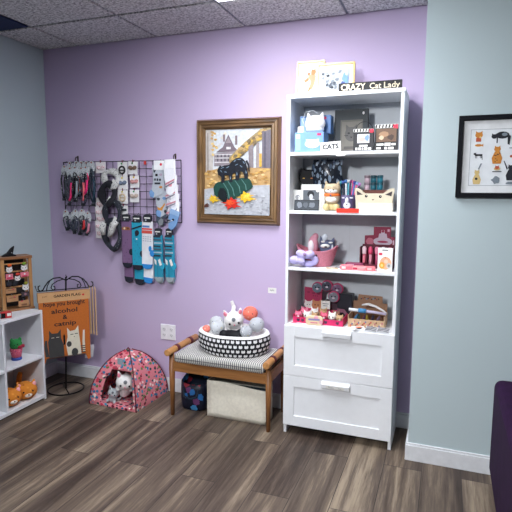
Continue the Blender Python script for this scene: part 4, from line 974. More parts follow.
packet('salmon packet lying beside the white cat pack on the third shelf', 2.348, -.262, .05, .045, .022, .15, (242, 128, 136), (250, 200, 200))
pbox('pocket_mirror', 'dark rose pocket mirror lying behind the coral packets', 'mirror', 2.205, 2.300, z, .028, -.215, .05, M((150, 60, 96), .4), [(rect(.1, .3, .5, .8), M((206, 190, 210))), (rect(.6, .2, .9, .7), M((110, 40, 80)))])
mar = M((140, 30, 66), .55); mar2 = M((96, 18, 44), .55)
t = thing('display_stand', 'maroon stepped cardboard display of lip balms on the third shelf', 'display', (2.368, -.12, z))
d = MB(mar); d.slab([(-.078, 0), (.085, 0), (.085, .168), (.062, .168), (.062, .222), (-.03, .222), (-.03, .176), (-.078, .172)], .012, .02); d.build('header', t, bevel=.001)
d = MB(); y = .0115
d.poly(circ(.02, .142, .052, 16, .024), y, M((206, 190, 206))).poly([(-.006, .15), (.046, .15), (.04, .185), (.03, .186), (.028, .205), (.012, .205), (.01, .186), (0, .185)], y - .0003, M((206, 190, 206))).poly(circ(.02, .14, .03, 12, .006), y - .0006, M((170, 50, 90))).poly(blob(-.05, .14, .02, .022), y, M((196, 110, 130))).poly(circ(.02, .198, .008, 8), y - .0006, M((150, 40, 80))).poly(rect(.044, .196, .056, .21), y, M((216, 170, 190))).poly(rect(.074, .12, .082, .15), y, M((220, 190, 205))); d.build('print', t)
d = MB(mar2); d.box(-.088, -.06, 0, .085, .012, .004).box(-.092, -.06, 0, -.088, .012, .115).box(.083, -.06, 0, .087, .012, .115).box(-.088, .006, 0, .083, .012, .125).box(-.088, -.062, 0, .083, -.058, .022)
for x in (-.055, -.021, .013, .047): d.box(x - .0015, -.058, .004, x + .0015, .008, .10)
d.build('tray', t)
lp = [('white and pink lip balm, leftmost in the maroon display', -.072, (244, 214, 222), (226, 120, 140)), ('pink lip balm, second from the left in the maroon display', -.038, (226, 80, 120), (230, 150, 170)), ('pale pink lip balm third from left in the maroon display', -.004, (226, 130, 160), (200, 80, 120)), ('white capped lip balm fourth from left in the maroon display', .03, (236, 226, 230), (206, 110, 140)), ('rose lip balm rightmost in the maroon display', .065, (214, 100, 140), (226, 170, 190))]
for lb, x, c1, c2 in lp:
    t = thing('lip_balm', lb, 'lip balm', (2.368 + x, -.15, z + .0045), group='lip balms in the maroon display')
    MB(M(c2, .4)).cyl((0, 0, 0), (0, 0, .07), .009, n=12).build('tube', t); mb = MB(M(c1, .4)); mb.lathe([(.0115, .07), (.0125, .078), (.0125, .10), (.008, .11), (0, .112)], n=12); mb.build('cap', t)
wp = [(rect(.3, .90, .7, .94), M((90, 90, 96))), (rect(.08, .70, .3, .80), M((220, 50, 80))), (circ(.55, .36, .40, 16, .28), M((240, 176, 140))), (circ(.3, .26, .2, 12, .15), M((240, 170, 60))), (circ(.78, .26, .17, 12, .13), M((200, 196, 192))), (circ(.3, .26, .09, 10, .07), M((250, 214, 130))), (circ(.78, .26, .08, 10, .06), M((140, 136, 136))), (circ(.58, .44, .14, 10, .09), M((246, 204, 180))), (circ(.52, .6, .05, 8, .03), M((190, 110, 80)))]
pbox('treat_pack', 'white pack printed with orange and grey cats on the third shelf', 'pack', 2.384, 2.458, z, .122, -.268, .03, M((240, 240, 240), .4), wp)

# --- fourth shelf (above the drawers)
z = S[3] + .0005
pkc = M((216, 44, 104), .5); pkd = M((164, 40, 84), .5)
t = thing('display_box', 'hot pink cardboard display tray of little cat toys on the lowest shelf', 'display', (2.060, -.19, z))
d = MB(pkd); d.slab([(-.112, 0), (-.006, 0), (-.006, .168), (-.11, .175)], .088, .094); d.build('header', t)
d = MB(); d.poly(cathead(-.085, .07, .026), .0875, PAPER).poly(cathead(-.036, .072, .03), .0874, M((196, 130, 90))).poly(circ(-.046, .072, .004, 6), .0870, BLACK).poly(circ(-.028, .072, .004, 6), .0870, BLACK).poly(circ(-.093, .07, .003, 6), .0870, BLACK).poly(circ(-.078, .07, .003, 6), .0870, BLACK)
for k in range(3): d.poly(rect(-.095 + .03 * k, .142 - .004 * k, -.078 + .03 * k, .148 - .004 * k), .0873, M((110, 20, 60))); d.poly(rect(-.06 + .012 * k, .122, -.053 + .012 * k, .128), .0873, M((110, 20, 60)))
d.build('print', t)
d = MB(pkc); d.box(-.128, -.075, 0, .148, .088, .003).box(-.128, -.078, 0, .148, -.075, .032).box(-.131, -.078, 0, -.128, .088, .044).box(.148, -.078, 0, .151, .088, .044).box(-.128, .085, 0, .148, .088, .05); d.build('tray', t)
d = MB()
for k, x in enumerate((-.1, -.075, .055, .12)): d.poly(cathead(x, .016, .009), -.0784, (M((60, 40, 70)), M((90, 40, 70)))[k % 2])
d.build('front_print', t)
def mini(label, x, y, zz, col, rz=0, s=1.0):
    t = thing('mini_cat', label, 'cat toy', (x, y, zz), rz, 'little cat toys in the pink tray'); mb = MB(M(col, .6)); mb.X = Matrix.Scale(s, 4)
    mb.ell((0, .012, .018), (.02, .026, .018)).ell((0, -.012, .034), (.019, .017, .017)).cyl((-.011, -.012, .044), (-.015, -.012, .06), .007, .0015, n=8).cyl((.011, -.012, .044), (.015, -.012, .06), .007, .0015, n=8); mb.build('body', t, remesh=.0025)
    e = MB(BLACK); e.X = Matrix.Scale(s, 4); e.ell((-.008, -.028, .036), .0028).ell((.008, -.028, .036), .0028); e.build('eyes', t)
    e = MB(PAPER); e.X = Matrix.Scale(s, 4); e.ell((0, -.027, .029), (.006, .004, .004)); e.build('muzzle', t)
zz = z + .0035
mini('pink mini cat at the left end of the front row in the pink tray', 1.952, -.235, zz, (222, 110, 140), .2, 1.1)
mini('pink mini cat behind the leftmost one in the pink tray', 1.978, -.172, zz, (230, 130, 156), -.2, 1.25)
mini('white mini cat left of the tan one in the front row of the pink tray', 2.004, -.232, zz, (236, 232, 230), .15, 1.15)
mini('white mini cat in the back row of the pink tray', 2.030, -.165, zz, (238, 236, 232), .1, 1.25)
mini('tan striped mini cat in the middle of the front row in the pink tray', 2.050, -.232, zz, (176, 140, 100), -.1, 1.1)
mini('tan mini cat in the back row in the pink tray', 2.076, -.160, zz, (190, 150, 110), .25, 1.25)
mini('dark pink mini cat in the front row in the pink tray', 2.100, -.232, zz, (206, 84, 112), .1, 1.2)
mini('white mini cat near the right of the front row in the pink tray', 2.148, -.230, zz, (236, 230, 222), -.1, 1.25)
mini('tan mini cat at the right end in the pink tray', 2.188, -.232, zz, (196, 160, 120), .1, 1.05)
mini('brown mini cat at the back right in the pink tray', 2.155, -.165, zz, (150, 110, 90), .1, 1.15)
pch = mat_spots('pastel_pouch', (238, 214, 176), [(236, 160, 180), (160, 190, 220), (240, 220, 120)], 26, .3, .5)
t = thing('tin_case', 'oval pastel tin in front of the pink display tray', 'tin', (2.056, -.286, z), math.radians(6))
mb = MB(pch); mb.slab(rrect(-.047, 0, .047, .052, .018), -.010, .010); mb.build('case', t, bevel=.004)
d = MB(); d.poly(rrect(-.032, .028, .032, .038, .004), -.0105, M((150, 140, 190))).poly(rrect(-.02, .012, .02, .018, .002), -.0105, M((226, 120, 150))); d.build('print', t)
flat('sticker_card', 'pink and white sticker card at the left end of the lowest shelf', 'card', 1.955, -.286, z, .06, .022, .003, M((230, 190, 206)), .05, [(rect(.1, .2, .5, .8), DPINK), (rect(.6, .2, .9, .8), PAPER)])
disc = [('left purse disc of the grey cat faces above the pink tray', 2.030, .158, (90, 104, 120)), ('top purse disc of the grey cat faces, highest above the pink tray', 2.086, .172, (60, 62, 80)), ('right purse disc of the grey cat faces, tinged purple', 2.146, .158, (110, 80, 112)), ('lower purse disc of the grey cat faces beside the white card', 2.130, .115, (120, 120, 132))]
pbox('mirror_box', 'dark box with pink rims carrying the cat face purses on the lowest shelf', 'box', 2.072, 2.180, z, .10, -.10, .05, M((54, 30, 46), .6), [(rect(.05, .3, .95, .9), M((70, 44, 60))), (circ(.1, .55, .08, 10), M((200, 70, 120)))])
for lb, x, dzz, c_ in disc:
    t = thing('coin_purse', lb, 'purse', (x, -.112 if dzz > .13 else -.132, z + dzz + .02), group='round cat face purses on the lowest shelf')
    d = MB(M((176, 44, 92), .5)); d.slab(circ(0, 0, .0335, 24), -.006, .010); d.build('rim', t, bevel=.003)
    d = MB(M(c_, .6)); d.slab(circ(-.002, -.002, .0285, 24), -.0085, -.006); d.build('cat_face', t)
    d = MB(); d.poly(circ(-.011, .002, .004, 8), -.0088, BLACK).poly(circ(.009, .002, .004, 8), -.0088, BLACK).poly(circ(-.001, -.007, .008, 8, .005), -.0088, M((206, 206, 212))).poly([(-.004, -.006), (.002, -.006), (-.001, -.01)], -.0091, PINK).poly(rect(-.02, .016, -.006, .02), -.0088, M((170, 176, 190))); d.build('face', t)
t = thing('price_card', 'white price card standing in front of the round cat purses', 'card', (2.085, -.142, z + .062))
MB(PAPER).box(-.026, -.001, 0, .026, .001, .048).build('card', t); d = MB(); d.poly(rect(-.018, .028, .018, .032), -.0013, GREY).poly(rect(-.014, .016, .012, .02), -.0013, GREY); d.build('writing', t)
bb = [(rect(.06, .5, .94, .96), M((24, 26, 40))), ([(.0, .25), (.4, .3), (.8, .1), (1, 0), (.9, .16), (.5, .42), (0, .42)], M((140, 90, 110))), (circ(.93, .45, .07, 10, .14), M((60, 60, 90)))]
pbox('gift_box', 'black gift box with a pink swirl at the back middle of the lowest shelf', 'box', 2.150, 2.236, z, .155, -.125, .05, M((22, 22, 34), .4), bb, rz=math.radians(-6))
t = thing('display_box', 'brown kraft cardboard display box of pens on the lowest shelf', 'display', (2.332, -.18, z)); kd = M((160, 122, 96), .8); kf = M((206, 172, 136), .8)
d = MB(kd); d.slab([(-.094, 0), (.094, 0), (.094, .11), (.068, .112), (.066, .150), (-.066, .154), (-.072, .118), (-.094, .116)], .072, .078); d.build('header', t)
d = MB()
for k in range(11):
    x = -.05 + .0095 * k; d.poly(circ(x, .135 + .004 * ((k * 7) % 3 - 1), .0045, 6), .0716, (M((60, 60, 84)), M((150, 60, 60)), M((84, 70, 60)), M((110, 140, 170)))[k % 4])
d.build('header_print', t)
d = MB(kf); d.box(-.094, -.072, 0, .094, .072, .004).box(-.094, -.075, 0, .094, -.072, .048).box(-.097, -.075, 0, -.094, .072, .066).box(.094, -.075, 0, .097, .072, .066); d.build('tray', t)
d = MB()
for k in range(24):
    d.poly(blob(-.082 + .0072 * k, .012 + .022 * ((k * 5) % 4) / 3, .005, .006, 7, .3), -.0755, (M((206, 90, 80)), M((120, 120, 150)), M((226, 200, 170)), M((190, 110, 120)), M((150, 104, 70)))[k % 5])
d.build('front_print', t)
pc = [('blue', (70, 130, 180)), ('dark green', (40, 70, 60)), ('plum', (90, 50, 90)), ('olive yellow', (170, 150, 50)), ('navy', (40, 46, 80)), ('violet grey', (110, 90, 120)), ('brown', (110, 74, 56))]
for k, (w_, c_) in enumerate(pc):
    t = thing('novelty_pen', w_ + ' novelty pen lying in the brown kraft display box', 'pen', (2.258 + k * .0245, -.19, z + .026), math.radians(8 * ((k * 3) % 5 - 2)), 'pens in the kraft display box', tilt=math.radians(22))
    MB(M(c_, .4)).cyl((0, -.045, 0), (0, .05, 0), .008, n=10).build('barrel', t); MB(M((220, 214, 206), .5)).ell((0, -.048, 0), (.009, .008, .009)).build('tip', t)
t = thing('wand_toy', 'blue and white cat wand lying across the brown kraft display box', 'cat toy', (2.332, -.225, z + .083), tilt=0)
MB(M((236, 238, 242), .4)).cyl((-.098, 0, .008), (-.035, 0, .006), .009, n=12).build('handle', t); MB(M((70, 140, 190), .4)).cyl((-.046, 0, .0062), (-.005, 0, .005), .0125, n=12).build('grip', t); MB(M((190, 180, 206), .5)).cyl((-.005, 0, .005), (.102, 0, -.002), .0085, .007, n=12).build('rod', t)
mb = MB(M((242, 240, 238), .8)); mb.tube([(-.035, .03, .028), (.0, .028, .036), (.04, .026, .026), (.08, .024, .006), (.10, .024, -.006)], [.008, .011, .010, .008, .004], n=8, flat=(.6, 1.2))
solo(mb, 'feather', 'white curved feather lying on top of the brown kraft display box', 'feather', (2.332, -.205, z + .082))
flat('sticker_card', 'white card with an orange cat sticker at the front edge of the lowest shelf', 'card', 2.297, -.283, z, .07, .045, .003, M((224, 222, 224)), .45, [([(.1, .1), (.6, .15), (.9, .6), (.5, .5)], M((60, 60, 70))), (blob(.55, .65, .25, .2), M((226, 120, 76)))], tilt=math.radians(12))
for k, (x, lb) in enumerate(((2.365, 'left of the pair'), (2.428, 'right of the pair'))):
    pr = []
    for q in range(3): pr.append(([(.04, .06 + q * .31), (.5, .14 + q * .31), (.96, .02 + q * .31), (.96, .16 + q * .31), (.5, .30 + q * .31), (.04, .22 + q * .31)], M((34, 36, 46))))
    flat('sticker_card', 'striped sticker card at the right front of the lowest shelf, ' + lb, 'card', x, -.281, z, .062, .048, .004, M((196, 196, 200)), -.08, pr, 'striped sticker cards', math.radians(14))

# ------------------------------------------------------------------ wire grid with merchandise
GZ, GX0, GX1, GB = 1.567, .156, 1.095, 1.165
t = thing('wire_grid', 'black wire grid panel hung on the purple wall', 'grid panel', (.625, -.022, 1.366)); wire = M((22, 22, 30), .5, .4)
def gx(x): return x - .625
mb = MB(wire)
for x in (GX0, GX1): mb.cyl((gx(x), 0, GB - 1.366), (gx(x), 0, GZ - 1.366), .0032, n=6)
for zz in (GB, GZ): mb.cyl((gx(GX0), 0, zz - 1.366), (gx(GX1), 0, zz - 1.366), .0032, n=6)
mb.build('border_wire', t)
mb = MB(wire); x = GX0 + .0522
while x < GX1 - .02: mb.cyl((gx(x), -.002, GB - 1.366), (gx(x), -.002, GZ - 1.366), .0021, n=6); x += .0522
mb.build('upright_wires', t)
mb = MB(wire); zz = GZ - .0503
while zz > GB + .02: mb.cyl((gx(GX0), .002, zz - 1.366), (gx(GX1), .002, zz - 1.366), .0021, n=6); zz -= .0503
mb.build('cross_wires', t)
for x, w_ in ((.267, 'left'), (1.045, 'right')):
    t = thing('wall_hook', 'bronze hook holding the %s end of the wire grid to the wall' % w_, 'hook', (x, -.001, 1.585)); br_ = M((70, 56, 40), .4, .6)
    MB(br_).box(-.005, -.004, -.01, .005, 0, .026).build('plate', t, bevel=.001); MB(br_).tube([(0, -.004, .016), (0, -.02, .018), (0, -.028, .008), (0, -.026, -.012), (0, -.016, -.022)], .003).build('hook', t)

def hang(t, x, y, zt):
    k = max(0, math.floor((GZ - zt + .006) / .0503)); zw = GZ - k * .0503
    if zw < GB + .02: zw = GB
    MB(wire).tube([(0, .0, -.004), (0, min(.008, -.022 - y), (zw - zt) * .5 + .004), (0, -.020 - y, zw - zt + .006), (0, -.016 - y, zw - zt - .002)], .0016, n=6).build('hook', t)
silver = mat_spots('silver_card', (206, 210, 214), [(120, 126, 134), (80, 84, 94), (236, 238, 240)], 110, .28, .5)
def collar(label, x, zt, ln, w, col, acc, dy, roll):
    t = thing('cat_collar', label, 'collar', (x, -.03 - dy, zt), 0, 'cat collars on the wire grid', roll=roll)
    MB(silver).slab([(-.024, -.07), (.024, -.07), (.030, -.045), (.020, -.010), (.006, 0), (-.006, 0), (-.020, -.010), (-.030, -.045)], -.0015, .0015).build('card', t, bevel=.0008)
    hang(t, x, -.03 - dy, zt)
    MB(M((150, 60, 50), .4)).ell((0, -.003, -.012), (.006, .003, .006)).build('peg', t)
    c = -.045 - ln / 2
    pts = [(w * math.sin(a) + .006 * math.sin(3 * a + x * 40), .006 * math.cos(2 * a) - .006, c + ln / 2 * math.cos(a)) for a in [2 * PI * i / 24 for i in range(24)]]
    MB(mat_spots('strap_%d_%d' % (col[0], col[2]), col, [(170, 174, 182), (20, 22, 30), (120, 124, 136), (200, 204, 210)], 80, .34, .5)).tube(pts, .0066, closed=True, n=8, flat=(.5, 1.2)).build('strap', t)
    p2 = [(a * .55 + .012 * math.sin(9 * x * 7), b + .008, cc * .92 - .004) for a, b, cc in pts]
    MB(M((96, 102, 116) if int(x * 1000) % 3 else col, .5)).tube(p2, .0042, closed=True, n=6, flat=(.6, 1.2)).build('chain', t)
    b = MB(M((26, 28, 34), .35)); b.box(-.010, -.017, c - ln / 2 - .004, .012, -.003, c - ln / 2 + .014); b.build('buckle', t, bevel=.002)
    b = MB(M(acc, .4)); b.ell((w * .9, -.014, c - ln * .16), (.010, .007, .012)); b.tube([(w * .95, -.012, c + ln * .2), (w * 1.05, -.015, c), (w * .8, -.013, c - ln * .25), (w * .2, -.013, c - ln * .36)], .0085, n=6); b.build('charm', t)
    b = MB(GREY); b.tube([(.008 * math.cos(a) - w * .9, -.012, c - ln * .1 + .009 * math.sin(a)) for a in [i * PI / 5 for i in range(10)]], .0016, closed=True, n=6); b.build('ring', t)
cols = [
 ('black collar on a silver card, far left of the upper row on the grid', .158, 1.548, .20, .022, (24, 26, 34), (60, 62, 72), .015, .03),
 ('black collar with a red spot beside the leftmost one in the upper row', .196, 1.572, .20, .020, (30, 32, 42), (220, 60, 50), .0, -.04),
 ('charcoal collar with a pink strip low in the upper row', .216, 1.535, .22, .022, (52, 56, 66), (240, 50, 120), .022, .05),
 ('dark navy collar in the upper row, hung high at the third place', .258, 1.574, .20, .021, (24, 30, 54), (230, 90, 50), .004, -.03),
 ('black collar hung in front of the navy ones in the upper row', .266, 1.54, .20, .022, (18, 20, 28), (150, 156, 166), .026, .02),
 ('navy collar with steel ring at the middle of the upper row', .306, 1.574, .19, .022, (30, 38, 70), (236, 90, 130), .006, .03),
 ('dark blue collar hung low with a coral charm in the upper row', .318, 1.535, .22, .021, (34, 42, 64), (236, 110, 120), .024, -.04),
 ('black collar with hot pink loop high on the right of the upper row', .352, 1.572, .12, .022, (22, 22, 30), (244, 30, 110), .008, .02),
 ('black collar with a hot pink strap end at the right of the upper row', .362, 1.54, .17, .022, (26, 26, 36), (240, 40, 120), .026, .06),
 ('dark teal collar at the right end of the upper row', .394, 1.574, .26, .020, (22, 44, 60), (30, 60, 80), .004, -.03),
 ('black collar at the left end of the lower row on the grid', .150, 1.235, .10, .022, (26, 30, 44), (40, 44, 60), .015, -.12),
 ('dark grey collar second in the lower row on the grid', .218, 1.224, .11, .022, (40, 46, 62), (60, 66, 80), .015, -.1),
 ('navy collar in the middle of the lower row on the grid', .252, 1.240, .115, .020, (28, 34, 56), (60, 64, 80), .024, .05),
 ('slate collar fourth in the lower row on the grid', .290, 1.228, .12, .021, (44, 52, 70), (30, 34, 44), .016, .04),
 ('black collar with a red strap at the right of the lower row', .312, 1.242, .11, .020, (24, 26, 36), (206, 50, 54), .026, -.05),
 ('thin pink and grey collar at the right end of the lower row', .358, 1.226, .12, .021, (70, 66, 82), (206, 130, 150), .016, .08)]
for a in cols: collar(a[0], a[1] + .02 - .06 * (a[1] - .25), *a[2:])

def hair_card(label, x, zt, w, h, clip, dot, roll=0, dy=0, style=0):
    t = thing('hair_clip_card', label, 'hair clip card', (x, -.032 - dy, zt), 0, 'hair clip cards on the wire grid', roll=roll)
    MB(M((232, 230, 232), .7)).box(-w / 2, -.001, -h, w / 2, .001, 0).build('card', t, bevel=.0006)
    mb = MB(M(clip, .6, scale=120, var=.2))
    if style == 0: mb.ell((-.014, -.007, -h * .5), (.018, .007, .014), (0, .4, 0)).ell((.016, -.007, -h * .48), (.018, .007, .013), (0, -.4, 0)).ell((0, -.009, -h * .5), .008)
    elif style == 1: mb.tube([(.022 * math.cos(a), -.006, -h * .55 + .024 * math.sin(a)) for a in [i * PI / 8 for i in range(16)]], .006, closed=True, n=8); mb.box(-.022, -.009, -h * .56 - .004, .022, -.003, -h * .56 + .004)
    else: mb.box(-.026, -.010, -h * .62, .026, -.001, -h * .36)
    mb.build('clip', t, bevel=.002 if style else 0)
    MB(M(dot, .5)).ell((-.004, -.003, -.012), (.007, .003, .006)).build('sticker', t)
    MB(M((120, 20, 50), .4)).tube([(0, 0, -.005), (0, -.003, .012)], .004, n=6).build('peg', t)
    hang(t, x, t.location.y, zt)
hair_card('card with a black bow clip, top of the left column of hair clip cards', .660, 1.562, .078, .098, (26, 24, 30), (60, 140, 70), .02, .006, 1)
hair_card('card with a blue grey clip, middle of the left column of hair clip cards', .657, 1.468, .078, .09, (110, 124, 146), (226, 200, 60), -.02, .003)
hair_card('card with a beige floral clip, lowest of the left column of hair clip cards', .654, 1.375, .082, .092, (206, 186, 160), (206, 190, 70), .03, .001, 1)
hair_card('card with a brown clip, top of the right column of hair clip cards', .742, 1.564, .074, .086, (116, 92, 76), (70, 130, 80), .06, .003)
hair_card('card with a dusty rose clip, middle of the right column of hair clip cards', .748, 1.472, .072, .082, (206, 150, 148), (230, 200, 80), -.03, .002)
hair_card('card with a taupe clip, lowest of the right column of hair clip cards', .746, 1.378, .072, .084, (196, 178, 166), (60, 150, 90), .02, .001)
hair_card('card with a black trim clip below the left column of hair clip cards', .655, 1.272, .07, .06, (56, 62, 70), (60, 80, 90), .02, 0, 2)
ks = [('topmost', 1.565, .0), ('second', 1.318, .10), ('third', 1.262, -.05), ('fourth', 1.215, .06), ('fifth', 1.165, -.04), ('lowest', 1.115, .1)]
for i, (w_, zt, ro) in enumerate(ks):
    t = thing('bandana_card', 'white card with pink dotted bow, %s in the tall left column' % w_, 'card', (.466 + .012 * (i % 2) + (.015 if i == 0 else 0), -.034 - .002 * i, zt), 0, 'pink dotted cards in the tall column', roll=ro)
    MB(M((230, 224, 226), .75)).box(-.04, -.0012, -.075, .04, .0012, 0).build('card', t, bevel=.0006)
    mb = MB(mat_spots('pink_dots', (232, 214, 216), [(206, 90, 110), (226, 150, 160), (170, 60, 90)], 100, .3)); mb.ell((-.014, -.006, -.04), (.02, .006, .013), (0, .3, 0)).ell((.016, -.006, -.04), (.02, .006, .013), (0, -.3, 0)); mb.build('bow', t)
    MB(M((120, 20, 50), .4)).tube([(0, 0, -.005), (0, -.003, .012)], .004, n=6).build('peg', t)
    hang(t, 0, t.location.y, zt)
grey_p = mat_spots('grey_scarf', (196, 196, 194), [(90, 92, 96), (230, 230, 228), (60, 62, 70)], 90, .3)
dark_p = mat_spots('dark_scarf', (30, 34, 46), [(120, 126, 134), (60, 66, 80), (180, 186, 190)], 80, .16)
navy_p = mat_spots('navy_scarf', (24, 26, 44), [(40, 44, 66), (20, 22, 34)], 60, .3)
def scarf(label, x, zc, rx, rz_, th, mat, roll, dy, tagm=True):
    t = thing('loop_scarf', label, 'scarf', (x, -.045 - dy, zc), 0, 'looped cat scarves on the wire grid', roll=roll)
    n = 30; pts = [(rx * math.cos(a), .008 * math.sin(2 * a), rz_ * math.sin(a)) for a in [2 * PI * i / n for i in range(n)]]
    MB(mat).tube(pts, [th * (1 + .28 * math.sin(3 * 2 * PI * i / n + x * 30)) for i in range(n)], closed=True, n=10, flat=(1.0, .75)).build('band', t)
    if tagm: MB(PAPER).slab([(-.02, -.02), (.014, -.03), (.022, .02), (.002, .036)], -.016, -.0145, X=Matrix.Translation((rx * .5, 0, -rz_ * .55))).build('paper_tag', t)
    MB(wire).tube([(0, 0, rz_), (0, .02 + dy, rz_ + .012)], .0018).build('hook', t)
scarf('grey and white patterned looped scarf, topmost of the looped scarves', .570, 1.448, .054, .052, .021, grey_p, .1, 0)
scarf('black looped scarf, second of the looped scarves from the top', .548, 1.345, .050, .070, .024, M((20, 20, 30), .85), .25, .01)
scarf('navy looped scarf, third of the looped scarves from the top', .585, 1.215, .058, .082, .018, dark_p, .1, .018)
scarf('dark grey patterned looped scarf, lowest of the looped scarves', .572, 1.07, .062, .098, .020, dark_p, -.08, .006, False)
MBs = MB(grey_p); MBs.tube([(-.03, 0, .05), (-.02, -.006, .015), (.01, -.006, -.02), (.035, 0, -.055)], [.018, .024, .022, .016], n=10)
solo(MBs, 'loop_scarf', 'pale grey twisted scarf end hanging across the lowest looped scarf', 'scarf', (.600, -.075, 1.118), 0, 'looped cat scarves on the wire grid', roll=1.1)
MBs = MB(grey_p); MBs.tube([(0, 0, .04), (-.01, -.006, .0), (-.006, 0, -.045)], [.018, .023, .014], n=10)
solo(MBs, 'loop_scarf', 'pale grey scarf end hanging left of the lowest looped scarf', 'scarf', (.520, -.070, 1.115), 0, 'looped cat scarves on the wire grid')

def soft(pts, mat, y0, y1, par, name, bev=.004): return MB(mat).slab(pts, y0, y1).build(name, par, bevel=bev, seg=2)
def long_sock(label, x, zt, ln, w, body, heel, toe, header, dy=0, prints=(), heelc=None, group='long socks on the wire grid', band=None, rear=.0, roll=0, rearm=None):
    t = thing('sock_pair', label, 'socks', (x, -.04 - dy, zt), 0, group, roll=roll); h = w / 2
    if rear:
        o = soft([(-h + .006, -.1), (h - .004, -.1), (h - .002, -ln + .03), (h - .012, -ln + .006), (0, -ln), (-h + .014, -ln + .008), (-h + .004, -ln + .035)], rearm or body, .007, .017, t, 'rear_sock')
        soft([(-h + .003, -ln + .042), (h - .001, -ln + .038), (h - .012, -ln + .004), (0, -ln - .003), (-h + .012, -ln + .005)], toe, .005, .018, o, 'toe')
    L = ln - rear
    o = soft([(-h, -.045), (h, -.045), (h + .001, -L * .62), (h + .006, -L * .7), (h, -L * .8), (h - .002, -L + .035), (h - .014, -L + .006), (0, -L), (-h + .013, -L + .006), (-h, -L + .03), (-h - .001, -L * .6)], body, -.007, .006, t, 'front_sock')
    soft([(-h - .001, -L + .034), (h, -L + .034), (h - .012, -L + .004), (0, -L - .003), (-h + .012, -L + .003)], toe, -.0085, .007, o, 'toe')
    soft(blob(h - .004, -L * .70, .018, .024, 12, .06), heel, -.0085, .0065, o, 'heel')
    if band: soft(rect(-h - .001, -.085, h + .001, -.055), band, -.0085, .007, o, 'cuff_band', .001)
    if prints:
        d = MB()
        for k, (pts, m) in enumerate(prints): d.poly(pts, -.0092 - .0002 * k, m)
        d.build('print', o)
    soft([(-h * .72, -.05), (h * .72, -.05), (h * .72, -.006), (h * .3, 0), (-h * .3, 0), (-h * .72, -.006)], header, -.010, .008, t, 'header_card', .001)
    d = MB(); d.poly(rect(-h * .5, -.026, h * .6, -.018), -.0105, PAPER); d.poly(circ(-h * .2, -.036, .006, 8), -.0105, M((170, 176, 186))); d.build('header_print', t)
    hang(t, x, t.location.y, zt)
    return t
purp = M((122, 92, 130), .95, scale=150, var=.08); teal = M((32, 152, 184), .9, scale=140, var=.08); drk = M((26, 28, 44), .9); sblue = M((38, 132, 206), .9); hdr = M((26, 30, 40), .6)
sp = [([(-.035, -.095), (-.02, -.085), (.02, -.085), (.034, -.095), (.03, -.108), (-.03, -.108)], M((150, 90, 50))), (circ(-.012, -.096, .008, 8), M((226, 206, 180))), (circ(.016, -.096, .006, 8), M((40, 26, 30)))]
for q in range(9): sp.append((blob(-.025 + .05 * ((q * 37) % 10) / 10, -.15 - q * .022, .004, .005, 7), M((92, 66, 104))))
long_sock('mauve purple long socks, leftmost of the long sock row', .682, 1.214, .47, .078, purp, drk, drk, hdr, .0, sp, rear=.105)
tp_ = [(blob(.0, -.12, .016, .022, 9, .3), drk), ([(-.04, -.10), (.04, -.075), (.04, -.065), (-.04, -.09)], drk)]
for q in range(9): tp_.append((blob(-.024 + .05 * ((q * 53) % 10) / 10, -.16 - q * .02, .003, .004, 6), M((20, 84, 112))))
tp_ += [(circ(0, -.16, .006, 8), M((230, 230, 230)))]
long_sock('bright teal long socks with black heels, second in the long sock row', .768, 1.209, .475, .082, teal, drk, drk, hdr, .003, tp_, rear=.105)
wpnt = [(rect(-.04, -.10, .04, -.09), M((214, 50, 50))), (rect(-.04, -.125, .04, -.105), M((206, 80, 70))), (rect(-.034, -.085, .02, -.072), M((90, 130, 190)))]
for q in range(12): wpnt.append((rect(-.032 + .018 * (q % 4), -.15 - .014 * (q // 4), -.02 + .018 * (q % 4), -.144 - .014 * (q // 4)), M((170, 176, 190))))
wpnt.append((blob(.026, -.225, .012, .02, 9), sblue))
long_sock('white long socks with blue toes and red band, third in the long sock row', .853, 1.214, .465, .082, M((226, 226, 232), .9), sblue, sblue, hdr, .006, wpnt, rear=.10, roll=math.radians(1.5))
for k, (x, zt, w_) in enumerate(((.930, 1.125, 'fourth in the long sock row'), (1.016, 1.128, 'rightmost of the long sock row'))):
    pr = []
    for q in range(7): pr.append((rect(-.032 + .01 * ((q * 3) % 3), -.06 - q * .021, .02 + .005 * (q % 3), -.05 - q * .021), (M((30, 40, 56)), M((60, 80, 96)), M((150, 176, 190)))[q % 3]))
    pr += [([(-.03, -.20), (-.012, -.215), (-.012, -.245), (-.024, -.235)], PAPER), ([(0, -.21), (.016, -.2), (.03, -.24), (.014, -.25)], PAPER), (rect(-.004, -.33, -.001, -.25), M((20, 90, 120)))]
    long_sock('narrow teal socks with white heel flashes, ' + w_, x, zt, .37, .066, M((30, 136, 166), .9), teal, M((150, 160, 166), .9), hdr, .004 + .002 * k, pr, heelc=PAPER, group='narrow teal socks', rear=.012)

